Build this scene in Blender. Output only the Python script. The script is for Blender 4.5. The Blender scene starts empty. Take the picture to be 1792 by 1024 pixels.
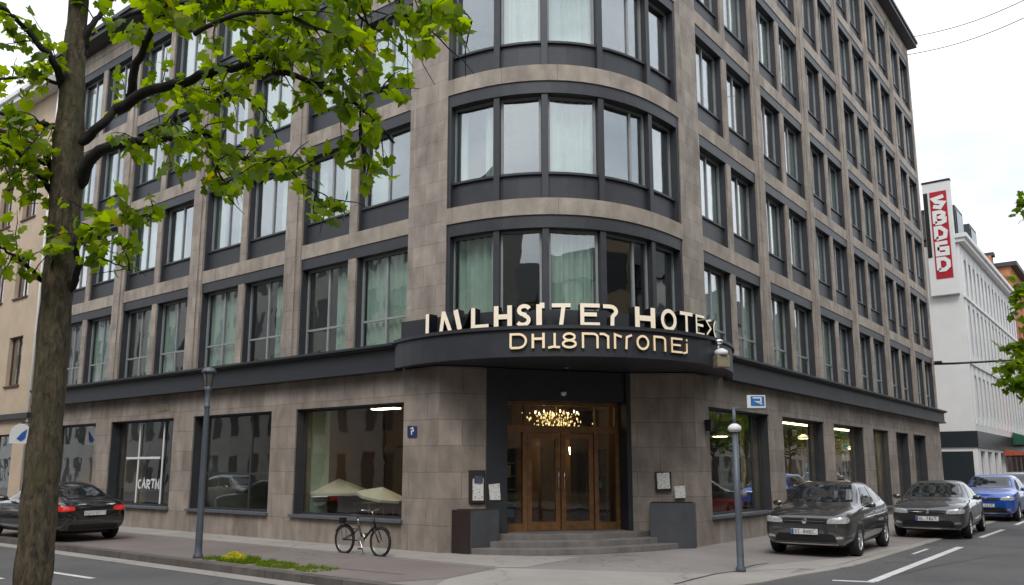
import bpy, bmesh, math, random
from mathutils import Vector, Matrix
from mathutils.bvhtree import BVHTree
random.seed(7)
PI = math.pi; R = math.radians
sc = bpy.context.scene
COL = sc.collection

# ------------------------------------------------------------------ camera, sky, sun, exposure
CAM = Vector((-13.0103, -8.3945, 1.75)); YAW = R(37.913); PITCH = R(9.5)
FPX, CX, CY = 1441.0, 896.0, 578.0
cd = bpy.data.cameras.new('camera'); cam = bpy.data.objects.new('camera', cd); COL.objects.link(cam)
cam.location = CAM; cam.rotation_euler = (PI/2 + PITCH, 0, YAW - PI/2)
cd.sensor_width = 36; cd.lens = FPX/1792*36; cd.shift_y = 66/1792; cd.clip_end = 3000; cd.clip_start = .1
sc.camera = cam
w = bpy.data.worlds.new('World'); sc.world = w; w.use_nodes = True
nt = w.node_tree; nt.nodes.clear()
SUN_EL, SUN_AZ = R(52), R(-150)       # azimuth of the sun in scene coordinates (from +X towards +Y)
sky = nt.nodes.new('ShaderNodeTexSky'); sky.sky_type = 'NISHITA'; sky.sun_disc = False
sky.sun_elevation = SUN_EL; sky.sun_rotation = PI/2 - SUN_AZ
tc = nt.nodes.new('ShaderNodeTexCoord'); mp = nt.nodes.new('ShaderNodeMapping'); mp.inputs['Scale'].default_value = (1, 1, 2.6)
nz = nt.nodes.new('ShaderNodeTexNoise'); nz.inputs['Scale'].default_value = 2.2; nz.inputs['Detail'].default_value = 5; nz.inputs['Roughness'].default_value = .5
cr = nt.nodes.new('ShaderNodeValToRGB'); cr.color_ramp.elements[0].position = .32; cr.color_ramp.elements[0].color = (4.9, 5.4, 6.0, 1)
cr.color_ramp.elements[1].position = .62; cr.color_ramp.elements[1].color = (8.6, 8.8, 9.1, 1)
mx = nt.nodes.new('ShaderNodeMixRGB'); mx.inputs[0].default_value = .92
bg = nt.nodes.new('ShaderNodeBackground'); bg.inputs[1].default_value = .1
wo = nt.nodes.new('ShaderNodeOutputWorld')
for a, b in ((tc.outputs['Generated'], mp.inputs[0]), (mp.outputs[0], nz.inputs[0]), (nz.outputs[0], cr.inputs[0]), (sky.outputs[0], mx.inputs[1]),
             (cr.outputs[0], mx.inputs[2]), (mx.outputs[0], bg.inputs[0]), (bg.outputs[0], wo.inputs[0])):
    nt.links.new(a, b)
sl = bpy.data.lights.new('sun', 'SUN'); sl.energy = 0.9; sl.angle = R(20); sl.color = (1, .97, .92)
so = bpy.data.objects.new('sun', sl); COL.objects.link(so)
so.rotation_euler = Vector((-math.cos(SUN_AZ)*math.cos(SUN_EL), -math.sin(SUN_AZ)*math.cos(SUN_EL), -math.sin(SUN_EL))).to_track_quat('-Z', 'Y').to_euler()
sc.view_settings.view_transform = 'Standard'; sc.view_settings.look = 'None'; sc.view_settings.exposure = 0.80; sc.view_settings.gamma = 1
sc.cycles.use_denoising = True; sc.cycles.max_bounces = 7; sc.cycles.transparent_max_bounces = 10
sc.cycles.diffuse_bounces = 3; sc.cycles.glossy_bounces = 4; sc.cycles.caustics_reflective = False; sc.cycles.caustics_refractive = False
sc.cycles.sample_clamp_indirect = 6

# ------------------------------------------------------------------ planning helpers (a measured pixel -> a point at a chosen distance or on a chosen plane)
_f = Vector((math.cos(YAW), math.sin(YAW), 0)); _r = Vector((math.sin(YAW), -math.cos(YAW), 0)); _c, _s = math.cos(PITCH), math.sin(PITCH)
def ray(x, y):
    u = (x-CX)/FPX; v = (CY-y)/FPX
    return _r*u + _f*(_c - v*_s) + Vector((0, 0, _s + v*_c))
def proj(p):
    d = Vector(p)-CAM; U = d.dot(_r); D = d.dot(_f); Z = D*_c + d.z*_s; V = -D*_s + d.z*_c
    return (CX + FPX*U/Z, CY - FPX*V/Z)
def on_ground(x, y, z=0):
    d = ray(x, y); return CAM + d*((z-CAM.z)/d.z)
def at_dist(x, y, D):
    d = ray(x, y); return CAM + d*D
def on_plane(x, y, p0, n):
    d = ray(x, y); n = Vector(n); return CAM + d*((Vector(p0)-CAM).dot(n)/d.dot(n))

# ------------------------------------------------------------------ materials
def newmat(name):
    m = bpy.data.materials.new(name); m.use_nodes = True
    return m, m.node_tree, m.node_tree.nodes['Principled BSDF']
def N(t, typ, **kw):
    n = t.nodes.new(typ)
    for k, v in kw.items():
        if k in n.inputs.keys() if hasattr(n.inputs, 'keys') else False: n.inputs[k].default_value = v
        else: setattr(n, k, v)
    return n
def mat(name, col, rough=.6, metal=0, var=.12, scale=6, bump=.0, coat=0, spec=None, emis=None, es=0, bscale=40, coords='Object', rvar=0):
    m, t, b = newmat(name); L = t.links
    b.inputs['Roughness'].default_value = rough; b.inputs['Metallic'].default_value = metal
    tcn = t.nodes.new('ShaderNodeTexCoord')
    if var > 0:
        n1 = t.nodes.new('ShaderNodeTexNoise'); n1.inputs['Scale'].default_value = scale; n1.inputs['Detail'].default_value = 7; n1.inputs['Roughness'].default_value = .6
        L.new(tcn.outputs[coords], n1.inputs[0])
        r = t.nodes.new('ShaderNodeValToRGB'); r.color_ramp.elements[0].position = .3; r.color_ramp.elements[1].position = .7
        r.color_ramp.elements[0].color = tuple(c*(1-var) for c in col) + (1,); r.color_ramp.elements[1].color = tuple(min(1, c*(1+var)) for c in col) + (1,)
        L.new(n1.outputs[0], r.inputs[0]); L.new(r.outputs[0], b.inputs['Base Color'])
        if rvar:
            mr = t.nodes.new('ShaderNodeMapRange'); mr.inputs[3].default_value = max(0, rough-rvar); mr.inputs[4].default_value = min(1, rough+rvar)
            L.new(n1.outputs[0], mr.inputs[0]); L.new(mr.outputs[0], b.inputs['Roughness'])
    else: b.inputs['Base Color'].default_value = col + (1,)
    if bump:
        n2 = t.nodes.new('ShaderNodeTexNoise'); n2.inputs['Scale'].default_value = bscale; n2.inputs['Detail'].default_value = 5
        L.new(tcn.outputs[coords], n2.inputs[0])
        bn = t.nodes.new('ShaderNodeBump'); bn.inputs['Strength'].default_value = bump; bn.inputs['Distance'].default_value = .02
        L.new(n2.outputs[0], bn.inputs['Height']); L.new(bn.outputs[0], b.inputs['Normal'])
    if coat: b.inputs['Coat Weight'].default_value = coat; b.inputs['Coat Roughness'].default_value = .04
    if spec is not None: b.inputs['Specular IOR Level'].default_value = spec
    if emis: b.inputs['Emission Color'].default_value = emis + (1,); b.inputs['Emission Strength'].default_value = es
    return m
def stone_mat(name, c1, c2, mortar, bw, bh, off=.5, msize=.008, scale_n=.6, stain=.48, rough=.82):
    """ashlar masonry on metre-scaled UVs"""
    m, t, b = newmat(name); L = t.links; b.inputs['Roughness'].default_value = rough
    uv = t.nodes.new('ShaderNodeUVMap'); uv.uv_map = 'UVMap'
    # wobble the joints slightly
    wn = t.nodes.new('ShaderNodeTexNoise'); wn.inputs['Scale'].default_value = 1.1; L.new(uv.outputs[0], wn.inputs[0])
    ws = t.nodes.new('ShaderNodeVectorMath'); ws.operation = 'SCALE'; ws.inputs['Scale'].default_value = .03; L.new(wn.outputs['Color'], ws.inputs[0])
    wa = t.nodes.new('ShaderNodeVectorMath'); wa.operation = 'ADD'; L.new(uv.outputs[0], wa.inputs[0]); L.new(ws.outputs[0], wa.inputs[1])
    br = t.nodes.new('ShaderNodeTexBrick'); br.offset = off; br.inputs['Scale'].default_value = 1
    br.inputs['Brick Width'].default_value = bw; br.inputs['Row Height'].default_value = bh; br.inputs['Mortar Size'].default_value = msize; br.inputs['Mortar Smooth'].default_value = .3
    br.inputs['Color1'].default_value = c1 + (1,); br.inputs['Color2'].default_value = c2 + (1,); br.inputs['Mortar'].default_value = mortar + (1,)
    L.new(wa.outputs[0], br.inputs[0])
    n1 = t.nodes.new('ShaderNodeTexNoise'); n1.inputs['Scale'].default_value = scale_n; n1.inputs['Detail'].default_value = 8; n1.inputs['Roughness'].default_value = .65
    L.new(uv.outputs[0], n1.inputs[0])
    # vertical streaks (rain marks)
    mpn = t.nodes.new('ShaderNodeMapping'); mpn.inputs['Scale'].default_value = (1.6, .7, 1); L.new(uv.outputs[0], mpn.inputs[0])
    n2 = t.nodes.new('ShaderNodeTexNoise'); n2.inputs['Scale'].default_value = 2; n2.inputs['Detail'].default_value = 6; L.new(mpn.outputs[0], n2.inputs[0])
    n3 = t.nodes.new('ShaderNodeTexNoise'); n3.inputs['Scale'].default_value = 45; n3.inputs['Detail'].default_value = 6; n3.inputs['Roughness'].default_value = .7; L.new(uv.outputs[0], n3.inputs[0])
    ad = t.nodes.new('ShaderNodeMath'); ad.operation = 'ADD'; L.new(n1.outputs[0], ad.inputs[0]); L.new(n2.outputs[0], ad.inputs[1])
    ad2 = t.nodes.new('ShaderNodeMath'); ad2.operation = 'ADD'; L.new(ad.outputs[0], ad2.inputs[0]); L.new(n3.outputs[0], ad2.inputs[1])
    mr = t.nodes.new('ShaderNodeMapRange'); mr.inputs[1].default_value = 1.1; mr.inputs[2].default_value = 1.9; mr.inputs[3].default_value = 1-stain; mr.inputs[4].default_value = 1+stain
    L.new(ad2.outputs[0], mr.inputs[0])
    mu = t.nodes.new('ShaderNodeVectorMath'); mu.operation = 'SCALE'; L.new(br.outputs['Color'], mu.inputs[0]); L.new(mr.outputs[0], mu.inputs['Scale'])
    L.new(mu.outputs[0], b.inputs['Base Color'])
    h = t.nodes.new('ShaderNodeMath'); h.operation = 'MULTIPLY_ADD'; L.new(br.outputs['Fac'], h.inputs[0]); h.inputs[1].default_value = -1.0; L.new(n3.outputs[0], h.inputs[2])
    bn = t.nodes.new('ShaderNodeBump'); bn.inputs['Strength'].default_value = .5; bn.inputs['Distance'].default_value = .008
    L.new(h.outputs[0], bn.inputs['Height']); L.new(bn.outputs[0], b.inputs['Normal'])
    return m
def glass_mat(name, ior=2.2, tint=(.86, .92, .9), wav=.006, extra=0.0):
    m, t, b = newmat(name); t.nodes.remove(b); L = t.links
    tr = t.nodes.new('ShaderNodeBsdfTransparent'); tr.inputs[0].default_value = tint + (1,)
    gl = t.nodes.new('ShaderNodeBsdfGlossy'); gl.inputs['Roughness'].default_value = .005; gl.inputs[0].default_value = (.97, .98, 1, 1)
    f0 = ((ior-1)/(ior+1))**2 + extra
    lw = t.nodes.new('ShaderNodeLayerWeight'); lw.inputs[0].default_value = .5
    pw = t.nodes.new('ShaderNodeMath'); pw.operation = 'POWER'; pw.inputs[1].default_value = 3.2; L.new(lw.outputs['Facing'], pw.inputs[0])
    fr = t.nodes.new('ShaderNodeMath'); fr.operation = 'MULTIPLY_ADD'; fr.inputs[1].default_value = 1-f0; fr.inputs[2].default_value = f0; L.new(pw.outputs[0], fr.inputs[0])
    tcn = t.nodes.new('ShaderNodeTexCoord'); n = t.nodes.new('ShaderNodeTexNoise'); n.inputs['Scale'].default_value = 1.3; n.inputs['Detail'].default_value = 1.5
    L.new(tcn.outputs['Object'], n.inputs[0])
    oi = t.nodes.new('ShaderNodeObjectInfo'); va = t.nodes.new('ShaderNodeVectorMath'); va.operation = 'ADD'
    sc1 = t.nodes.new('ShaderNodeVectorMath'); sc1.operation = 'SCALE'; sc1.inputs[0].default_value = (37, 11, 23); L.new(oi.outputs['Random'], sc1.inputs['Scale'])
    L.new(tcn.outputs['Object'], va.inputs[0]); L.new(sc1.outputs[0], va.inputs[1]); L.new(va.outputs[0], n.inputs[0])
    bn = t.nodes.new('ShaderNodeBump'); bn.inputs['Strength'].default_value = 1; bn.inputs['Distance'].default_value = wav
    L.new(n.outputs[0], bn.inputs['Height']); L.new(bn.outputs[0], gl.inputs['Normal'])
    mxs = t.nodes.new('ShaderNodeMixShader'); out = t.nodes['Material Output']
    L.new(fr.outputs[0], mxs.inputs[0]); L.new(tr.outputs[0], mxs.inputs[1]); L.new(gl.outputs[0], mxs.inputs[2]); L.new(mxs.outputs[0], out.inputs[0])
    return m
M = {}
M['stone'] = stone_mat('brown_grey_stone', (.245, .205, .172), (.325, .275, .235), (.135, .11, .095), 1.05, .56, msize=.006)
M['stone_pier'] = stone_mat('pier_stone', (.31, .265, .225), (.38, .328, .28), (.185, .155, .13), .72, .48, msize=.005, off=.5)
M['stone_band'] = stone_mat('band_stone', (.335, .285, .236), (.41, .352, .295), (.2, .165, .135), 1.15, 2.0, off=0, msize=.005)
M['metal'] = mat('dark_anodised_metal', (.052, .055, .062), .48, .2, .14, 3, .05, rvar=.1)
M['fascia'] = mat('charcoal_fascia_paint', (.032, .034, .041), .5, .0, .12, 2, .04, rvar=.1)
M['frame'] = mat('grey_window_frame', (.33, .345, .35), .45, .1, .1, 4)
M['glass'] = glass_mat('coated_window_glass', 2.8); M['glass0'] = glass_mat('clear_window_glass', 2.15)
M['shopglass'] = glass_mat('shop_glass', 1.55, (.92, .95, .93), .003)
M['curtain'] = mat('pale_green_curtain', (.70, .78, .71), .9, var=.1, scale=3)
M['curtain2'] = mat('cream_curtain', (.70, .68, .6), .9, var=.1, scale=3)
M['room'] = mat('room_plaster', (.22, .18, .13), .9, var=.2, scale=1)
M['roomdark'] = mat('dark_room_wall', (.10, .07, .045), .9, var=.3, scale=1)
M['wood'] = mat('bronze_wood', (.215, .105, .04), .42, .15, .3, 5, .1)
M['oak'] = mat('warm_wood_panel', (.30, .165, .08), .6, 0, .2, 3)
M['black'] = mat('black_satin', (.012, .012, .013), .4, var=.1)
M['darkportal'] = mat('portal_blue_black_panel', (.022, .025, .030), .5, var=.12, scale=2)
M['step'] = stone_mat('step_granite', (.17, .155, .145), (.21, .195, .18), (.1, .09, .085), 1.6, 3, msize=.004, off=0)
M['roof'] = mat('roof_sheet', (.07, .07, .075), .5, .3)
M['white'] = mat('white_paint', (.78, .78, .77), .6, var=.05, scale=2)
M['steel'] = mat('bright_steel', (.6, .6, .6), .25, 1, .05)
M['chrome'] = mat('chrome', (.8, .8, .8), .1, 1, 0)
M['tyre'] = mat('tyre_rubber', (.018, .018, .018), .85, var=.2, scale=8, bump=.2)
M['lamp_on'] = mat('lit_lamp', (1, .8, .5), .5, var=0, emis=(1, .72, .38), es=8)
M['lamp_soft'] = mat('lit_panel', (1, .85, .6), .5, var=0, emis=(1, .76, .42), es=10)

# ------------------------------------------------------------------ mesh builder
class MB:
    def __init__(s): s.v = []; s.f = []; s.uv = []; s.mi = []; s.cur = 0
    def face(s, pts, uvs=None):
        b = len(s.v); s.v += [tuple(p) for p in pts]; s.f.append(tuple(range(b, b+len(pts))))
        s.uv.append(uvs if uvs else [(p[0]+p[1], p[2]) for p in pts]); s.mi.append(s.cur)
    def box(s, x0, x1, y0, y1, z0, z1, mp=None, n=1):
        """axis box; mp maps (x,y,z)->world; n subdivides x; UVs in metres from the unmapped coordinates"""
        mp = mp or (lambda x, y, z: (x, y, z))
        b = len(s.v); xs = [x0+(x1-x0)*i/n for i in range(n+1)]
        for x in xs:
            for y, z in ((y0, z0), (y1, z0), (y1, z1), (y0, z1)): s.v.append(tuple(mp(x, y, z)))
        def q(ids, uvs): s.f.append(tuple(b+i for i in ids)); s.uv.append(uvs); s.mi.append(s.cur)
        q((0, 3, 2, 1), [(y0, z0), (y0, z1), (y1, z1), (y1, z0)])
        e = n*4; q((e, e+1, e+2, e+3), [(y0, z0), (y1, z0), (y1, z1), (y0, z1)])
        for i in range(n):
            a = i*4; c = a+4; X0, X1 = xs[i], xs[i+1]
            q((a, c, c+3, a+3), [(X0, z0), (X1, z0), (X1, z1), (X0, z1)])
            q((a+1, a+2, c+2, c+1), [(X0, z0), (X0, z1), (X1, z1), (X1, z0)])
            q((a, a+1, c+1, c), [(X0, y0), (X0, y1), (X1, y1), (X1, y0)])
            q((a+3, c+3, c+2, a+2), [(X0, y0), (X1, y0), (X1, y1), (X0, y1)])
    def prism(s, poly, z0, z1, uvscale=1):
        """vertical prism over an XY polygon"""
        n = len(poly)
        s.face([(x, y, z1) for x, y in poly], [(x, y) for x, y in poly]); s.face([(x, y, z0) for x, y in reversed(poly)], [(x, y) for x, y in reversed(poly)])
        d = 0
        for i in range(n):
            a, b = poly[i], poly[(i+1) % n]; l = math.hypot(b[0]-a[0], b[1]-a[1])
            s.face([(a[0], a[1], z0), (b[0], b[1], z0), (b[0], b[1], z1), (a[0], a[1], z1)], [(d, z0), (d+l, z0), (d+l, z1), (d, z1)]); d += l
    def tube(s, pts, rad, n=8, cap=True):
        pts = [Vector(p) for p in pts]; m = len(pts)
        rs = rad if isinstance(rad, (list, tuple)) else [rad]*m
        rings = []; up = None
        for i, p in enumerate(pts):
            t = (pts[min(i+1, m-1)]-pts[max(i-1, 0)])
            t = t.normalized() if t.length > 1e-9 else Vector((0, 0, 1))
            if up is None: up = t.orthogonal().normalized()
            up = up - t*up.dot(t); up = up.normalized() if up.length > 1e-6 else t.orthogonal().normalized()
            sd = t.cross(up); b = len(s.v); rings.append(b)
            for k in range(n):
                a = 2*PI*k/n; s.v.append(tuple(p + (up*math.cos(a)+sd*math.sin(a))*rs[i]))
        d = 0
        for i in range(m-1):
            l = (pts[i+1]-pts[i]).length
            for k in range(n):
                k2 = (k+1) % n; s.f.append((rings[i]+k, rings[i]+k2, rings[i+1]+k2, rings[i+1]+k)); s.mi.append(s.cur)
                c = 2*PI*rs[i]; s.uv.append([(c*k/n, d), (c*(k+1)/n, d), (c*(k+1)/n, d+l), (c*k/n, d+l)])
            d += l
        if cap:
            for b, rv in ((rings[0], True), (rings[-1], False)):
                ids = [b+k for k in range(n)]
                if rv: ids.reverse()
                s.f.append(tuple(ids)); s.uv.append([(0, 0)]*n); s.mi.append(s.cur)
    def lathe(s, prof, c=(0, 0, 0), axis='z', n=20, cap=True):
        """prof: (radius, height) list"""
        b = len(s.v); m = len(prof)
        for r, h in prof:
            for k in range(n):
                a = 2*PI*k/n; p = (r*math.cos(a), r*math.sin(a), h)
                if axis == 'y': p = (p[0], h, p[1])
                elif axis == 'x': p = (h, p[0], p[1])
                s.v.append((c[0]+p[0], c[1]+p[1], c[2]+p[2]))
        for i in range(m-1):
            for k in range(n):
                k2 = (k+1) % n; s.f.append((b+i*n+k, b+i*n+k2, b+(i+1)*n+k2, b+(i+1)*n+k)); s.mi.append(s.cur); s.uv.append([(k/n, i), ((k+1)/n, i), ((k+1)/n, i+1), (k/n, i+1)])
        for i in (0, m-1):
            if cap and prof[i][0] > 1e-6: s.f.append(tuple(b+i*n+k for k in range(n))); s.mi.append(s.cur); s.uv.append([(0, 0)]*n)
    def build(s, name, mats, parent=None, smooth=False, recalc=True, loc=None, bevel=0):
        me = bpy.data.meshes.new(name); me.from_pydata(s.v, [], s.f)
        uvl = me.uv_layers.new(name='UVMap'); i = 0; flat = []
        for u in s.uv:
            for p in u: flat += [p[0], p[1]]
        uvl.data.foreach_set('uv', flat)
        for mm in (mats if isinstance(mats, (list, tuple)) else [mats]): me.materials.append(mm)
        me.polygons.foreach_set('material_index', s.mi)
        if recalc or bevel:
            bm = bmesh.new(); bm.from_mesh(me)
            if bevel:
                bmesh.ops.remove_doubles(bm, verts=bm.verts, dist=1e-5)
                bmesh.ops.bevel(bm, geom=[e for e in bm.edges if e.calc_face_angle(0) > .6], offset=bevel, segments=2, affect='EDGES', profile=.6)
            bmesh.ops.recalc_face_normals(bm, faces=bm.faces); bm.to_mesh(me); bm.free()
        if smooth: me.polygons.foreach_set('use_smooth', [True]*len(me.polygons))
        o = bpy.data.objects.new(name, me); COL.objects.link(o)
        if parent: o.parent = parent
        if loc: o.location = loc
        return o
def tag(o, label=None, cat=None, group=None, kind=None):
    if label: o['label'] = label
    if cat: o['category'] = cat
    if group: o['group'] = group
    if kind: o['kind'] = kind
    return o
def empty(name, loc=(0, 0, 0), rz=0, label=None, cat=None, group=None):
    o = bpy.data.objects.new(name, None); COL.objects.link(o); o.location = loc; o.rotation_euler = (0, 0, rz); o.empty_display_size = .2
    return tag(o, label, cat, group)
def copy_tree(o, parent=None):
    c = o.copy(); COL.objects.link(c)
    if parent is not None: c.parent = parent
    for ch in [k for k in bpy.data.objects if k.parent == o]: copy_tree(ch, c)
    return c
# facade mappings: s runs along the facade, v goes inwards
def LM(s, v, z): return (v, s, z)               # left street facade: plane X=0, s = Y
def RM(s, v, z): return (s, v, z)               # right street facade: plane Y=0, s = X
T = 4.6
def AM(s, v, z):                                # rounded corner, s = arc length from the left tangent point
    a = s/T; r = T-v+.42*math.sin(2*min(max(a, 0), PI/2))**2; return (T-r*math.cos(a), T-r*math.sin(a), z)
ARC = T*PI/2

# ------------------------------------------------------------------ the setting: ground, roads, pavements
def sheet(name, poly, z, m):
    b = MB(); b.face([(x, y, z) for x, y in poly], [(x, y) for x, y in poly]); o = b.build(name, m, recalc=False); return tag(o, kind='structure')
M['ground'] = mat('far_ground', (.16, .15, .14), .95, var=.2, scale=.2)
def asphalt_mat(name, col, patch, rough=.85, sc1=.35, cracks=True, grain=60):
    m, t, b = newmat(name); L = t.links; b.inputs['Roughness'].default_value = rough
    tcn = t.nodes.new('ShaderNodeTexCoord')
    n1 = t.nodes.new('ShaderNodeTexNoise'); n1.inputs['Scale'].default_value = sc1; n1.inputs['Detail'].default_value = 8; n1.inputs['Roughness'].default_value = .62; L.new(tcn.outputs['Object'], n1.inputs[0])
    n2 = t.nodes.new('ShaderNodeTexNoise'); n2.inputs['Scale'].default_value = grain; n2.inputs['Detail'].default_value = 4; L.new(tcn.outputs['Object'], n2.inputs[0])
    r = t.nodes.new('ShaderNodeValToRGB'); r.color_ramp.elements[0].position = .33; r.color_ramp.elements[1].position = .68
    r.color_ramp.elements[0].color = col + (1,); r.color_ramp.elements[1].color = patch + (1,); L.new(n1.outputs[0], r.inputs[0])
    mr = t.nodes.new('ShaderNodeMapRange'); mr.inputs[1].default_value = .25; mr.inputs[2].default_value = .75; mr.inputs[3].default_value = .8; mr.inputs[4].default_value = 1.22; L.new(n2.outputs[0], mr.inputs[0])
    mu = t.nodes.new('ShaderNodeVectorMath'); mu.operation = 'SCALE'; L.new(r.outputs[0], mu.inputs[0]); L.new(mr.outputs[0], mu.inputs['Scale'])
    last = mu.outputs[0]
    if cracks:
        vo = t.nodes.new('ShaderNodeTexVoronoi'); vo.feature = 'DISTANCE_TO_EDGE'; vo.inputs['Scale'].default_value = .22
        wn = t.nodes.new('ShaderNodeTexNoise'); wn.inputs['Scale'].default_value = 1.3; wn.inputs['Detail'].default_value = 5; L.new(tcn.outputs['Object'], wn.inputs[0])
        s1 = t.nodes.new('ShaderNodeVectorMath'); s1.operation = 'SCALE'; s1.inputs['Scale'].default_value = 1.6; L.new(wn.outputs['Color'], s1.inputs[0])
        a1 = t.nodes.new('ShaderNodeVectorMath'); a1.operation = 'ADD'; L.new(tcn.outputs['Object'], a1.inputs[0]); L.new(s1.outputs[0], a1.inputs[1]); L.new(a1.outputs[0], vo.inputs[0])
        c = t.nodes.new('ShaderNodeMapRange'); c.inputs[1].default_value = 0; c.inputs[2].default_value = .006; c.inputs[3].default_value = .62; c.inputs[4].default_value = 1; L.new(vo.outputs['Distance'], c.inputs[0])
        m2 = t.nodes.new('ShaderNodeVectorMath'); m2.operation = 'SCALE'; L.new(last, m2.inputs[0]); L.new(c.outputs[0], m2.inputs['Scale']); last = m2.outputs[0]
    L.new(last, b.inputs['Base Color'])
    bn = t.nodes.new('ShaderNodeBump'); bn.inputs['Strength'].default_value = .25; bn.inputs['Distance'].default_value = .01; L.new(n2.outputs[0], bn.inputs['Height']); L.new(bn.outputs[0], b.inputs['Normal'])
    return m
M['asphalt'] = asphalt_mat('road_asphalt', (.075, .073, .075), (.125, .121, .12))
M['pave'] = asphalt_mat('pavement_asphalt', (.205, .183, .172), (.27, .246, .23), sc1=.5)
M['pave_brown'] = asphalt_mat('brown_pavement_asphalt', (.165, .135, .122), (.215, .182, .167), sc1=.6, grain=80)
M['pave_light'] = asphalt_mat('light_pavement_concrete', (.28, .258, .235), (.36, .33, .305), sc1=.7, grain=90)
M['kerb'] = stone_mat('kerb_granite', (.22, .2, .18), (.27, .245, .225), (.1, .09, .08), 1.0, 2, off=0, msize=.01)
M['kerbdark'] = stone_mat('kerb_worn_granite', (.10, .088, .08), (.13, .115, .105), (.05, .045, .04), 1.0, 2, off=0, msize=.01)
M['paint'] = asphalt_mat('worn_road_paint', (.55, .55, .54), (.72, .72, .70), sc1=2.5, cracks=True, grain=30)
sheet('ground', [(-900, -900), (1500, -900), (1500, 1500), (-900, 1500)], -.30, M['ground'])
# road: one grid sheet, 12 cm below the left kerb and flush with the right pavement
def road_z(x, y):
    k = min(1, max(0, (-1.0-y)/3.0)); k = k*k*(3-2*k)      # 0 on the left street, 1 on the right street
    return -.125*(1-k) - .006*k
rb = MB()
xs = [-60, -40, -25, -16] + [-13+i*1.0 for i in range(14)] + [2, 4, 6, 10, 20, 40, 80, 160]
ys = [-60, -30, -18, -12, -9, -7, -6, -5, -4.5, -4, -3.5, -3, -2.5, -2, -1.5, -1, -.5, 0, 2, 6, 12, 30, 80, 160]
for i in range(len(xs)-1):
    for j in range(len(ys)-1):
        q = [(xs[i], ys[j]), (xs[i+1], ys[j]), (xs[i+1], ys[j+1]), (xs[i], ys[j+1])]
        rb.face([(x, y, road_z(x, y)) for x, y in q], q)
road = rb.build('road', M['asphalt'], recalc=False); tag(road, kind='structure')
# pavement block round the hotel: X > -4 on the left street, Y > -3.65 on the right street
corner = [(-4.0, 1.2), (-3.93, .2), (-3.7, -.7), (-3.2, -1.6), (-2.4, -2.4), (-1.3, -3.0), (-.2, -3.3), (1.0, -3.45), (2.0, -3.65), (3.2, -3.8)]
pav = [(-4.0, 120)] + corner + [(120, -3.85), (120, 120)]
pb = MB(); pb.prism(pav, -.2, 0.0); pv = pb.build('pavement', M['pave']); tag(pv, kind='structure')
# kerb stones following that edge
def ribbon(name, pts, wdt, z0, z1, m):
    b = MB(); P2 = [Vector((x, y, 0)) for x, y in pts]; d = 0
    def off(i):
        t = (P2[min(i+1, len(P2)-1)]-P2[max(i-1, 0)]).normalized(); return Vector((-t.y, t.x, 0))
    for i in range(len(P2)-1):
        a0, a1 = P2[i]-off(i)*.02, P2[i]+off(i)*wdt; b0, b1 = P2[i+1]-off(i+1)*.02, P2[i+1]+off(i+1)*wdt; l = (P2[i+1]-P2[i]).length
        for q, uv in (([a0+Vector((0, 0, z1)), b0+Vector((0, 0, z1)), b1+Vector((0, 0, z1)), a1+Vector((0, 0, z1))], [(d, 0), (d+l, 0), (d+l, wdt), (d, wdt)]),
                      ([a0+Vector((0, 0, z0)), b0+Vector((0, 0, z0)), b0+Vector((0, 0, z1)), a0+Vector((0, 0, z1))], [(d, 0), (d+l, 0), (d+l, .1), (d, .1)])):
            b.face(q, uv)
        d += l
    return tag(b.build(name, m), kind='structure')
ribbon('kerb', [(-4.0, 60), (-4.0, 30), (-4.0, 12), (-4.0, 5)] + corner[:5], .17, -.2, .006, M['kerbdark'])
ribbon('kerb', corner[4:] + [(8, -3.85), (20, -3.85), (60, -3.85), (110, -3.85)], .2, -.2, .006, M['pave_light'])
# gutter strip of pale setts on the left street
sheet('gutter', [(-4.42, 60), (-4.42, 1.0), (-4.03, 1.0), (-4.03, 60)], -.119, M['pave_light'])
# surface patches on the pavement
sheet('pavement_strip', [(0.0, 3.6), (0, 60), (-1.15, 60), (-1.15, 1.1), (-.9, .75), (1.2, .9), (.2, 3.0)], .004, M['pave_light'])
sheet('pavement_patch', [(-1.15, 60), (-3.8, 60), (-3.8, 1.3), (-2.9, .85), (-1.3, 1.05)], .004, M['pave_brown'])
sheet('pavement_wedge', [(-1.25, 1.05), (.3, -2.3), (.9, -2.5), (1.9, -3.2), (.9, -3.3), (-.2, -3.2), (-1.3, -2.9), (-2.3, -2.3), (-3.1, -1.5), (-3.55, -.6), (-3.8, .3), (-2.9, .8)], .004, M['pave_light'])
sheet('pavement_apron', [(.95, -2.5), (2.1, -2.55), (4.2, -3.2), (8, -3.55), (8, -3.64), (2, -3.5), (1.95, -3.2)], .004, M['pave_light'])
# opposite pavements (behind and beside the camera)
b = MB(); b.prism([(-9.3, 120), (-60, 120), (-60, -3.6), (-10.6, -3.6), (-9.6, -2.9), (-9.3, -1.8)], -.2, .0); tag(b.build('pavement', M['pave']), kind='structure')
b = MB(); b.prism([(160, -12.5), (-60, -12.5), (-60, -40), (160, -40)], -.2, .12); tag(b.build('pavement', M['pave']), kind='structure')
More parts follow.
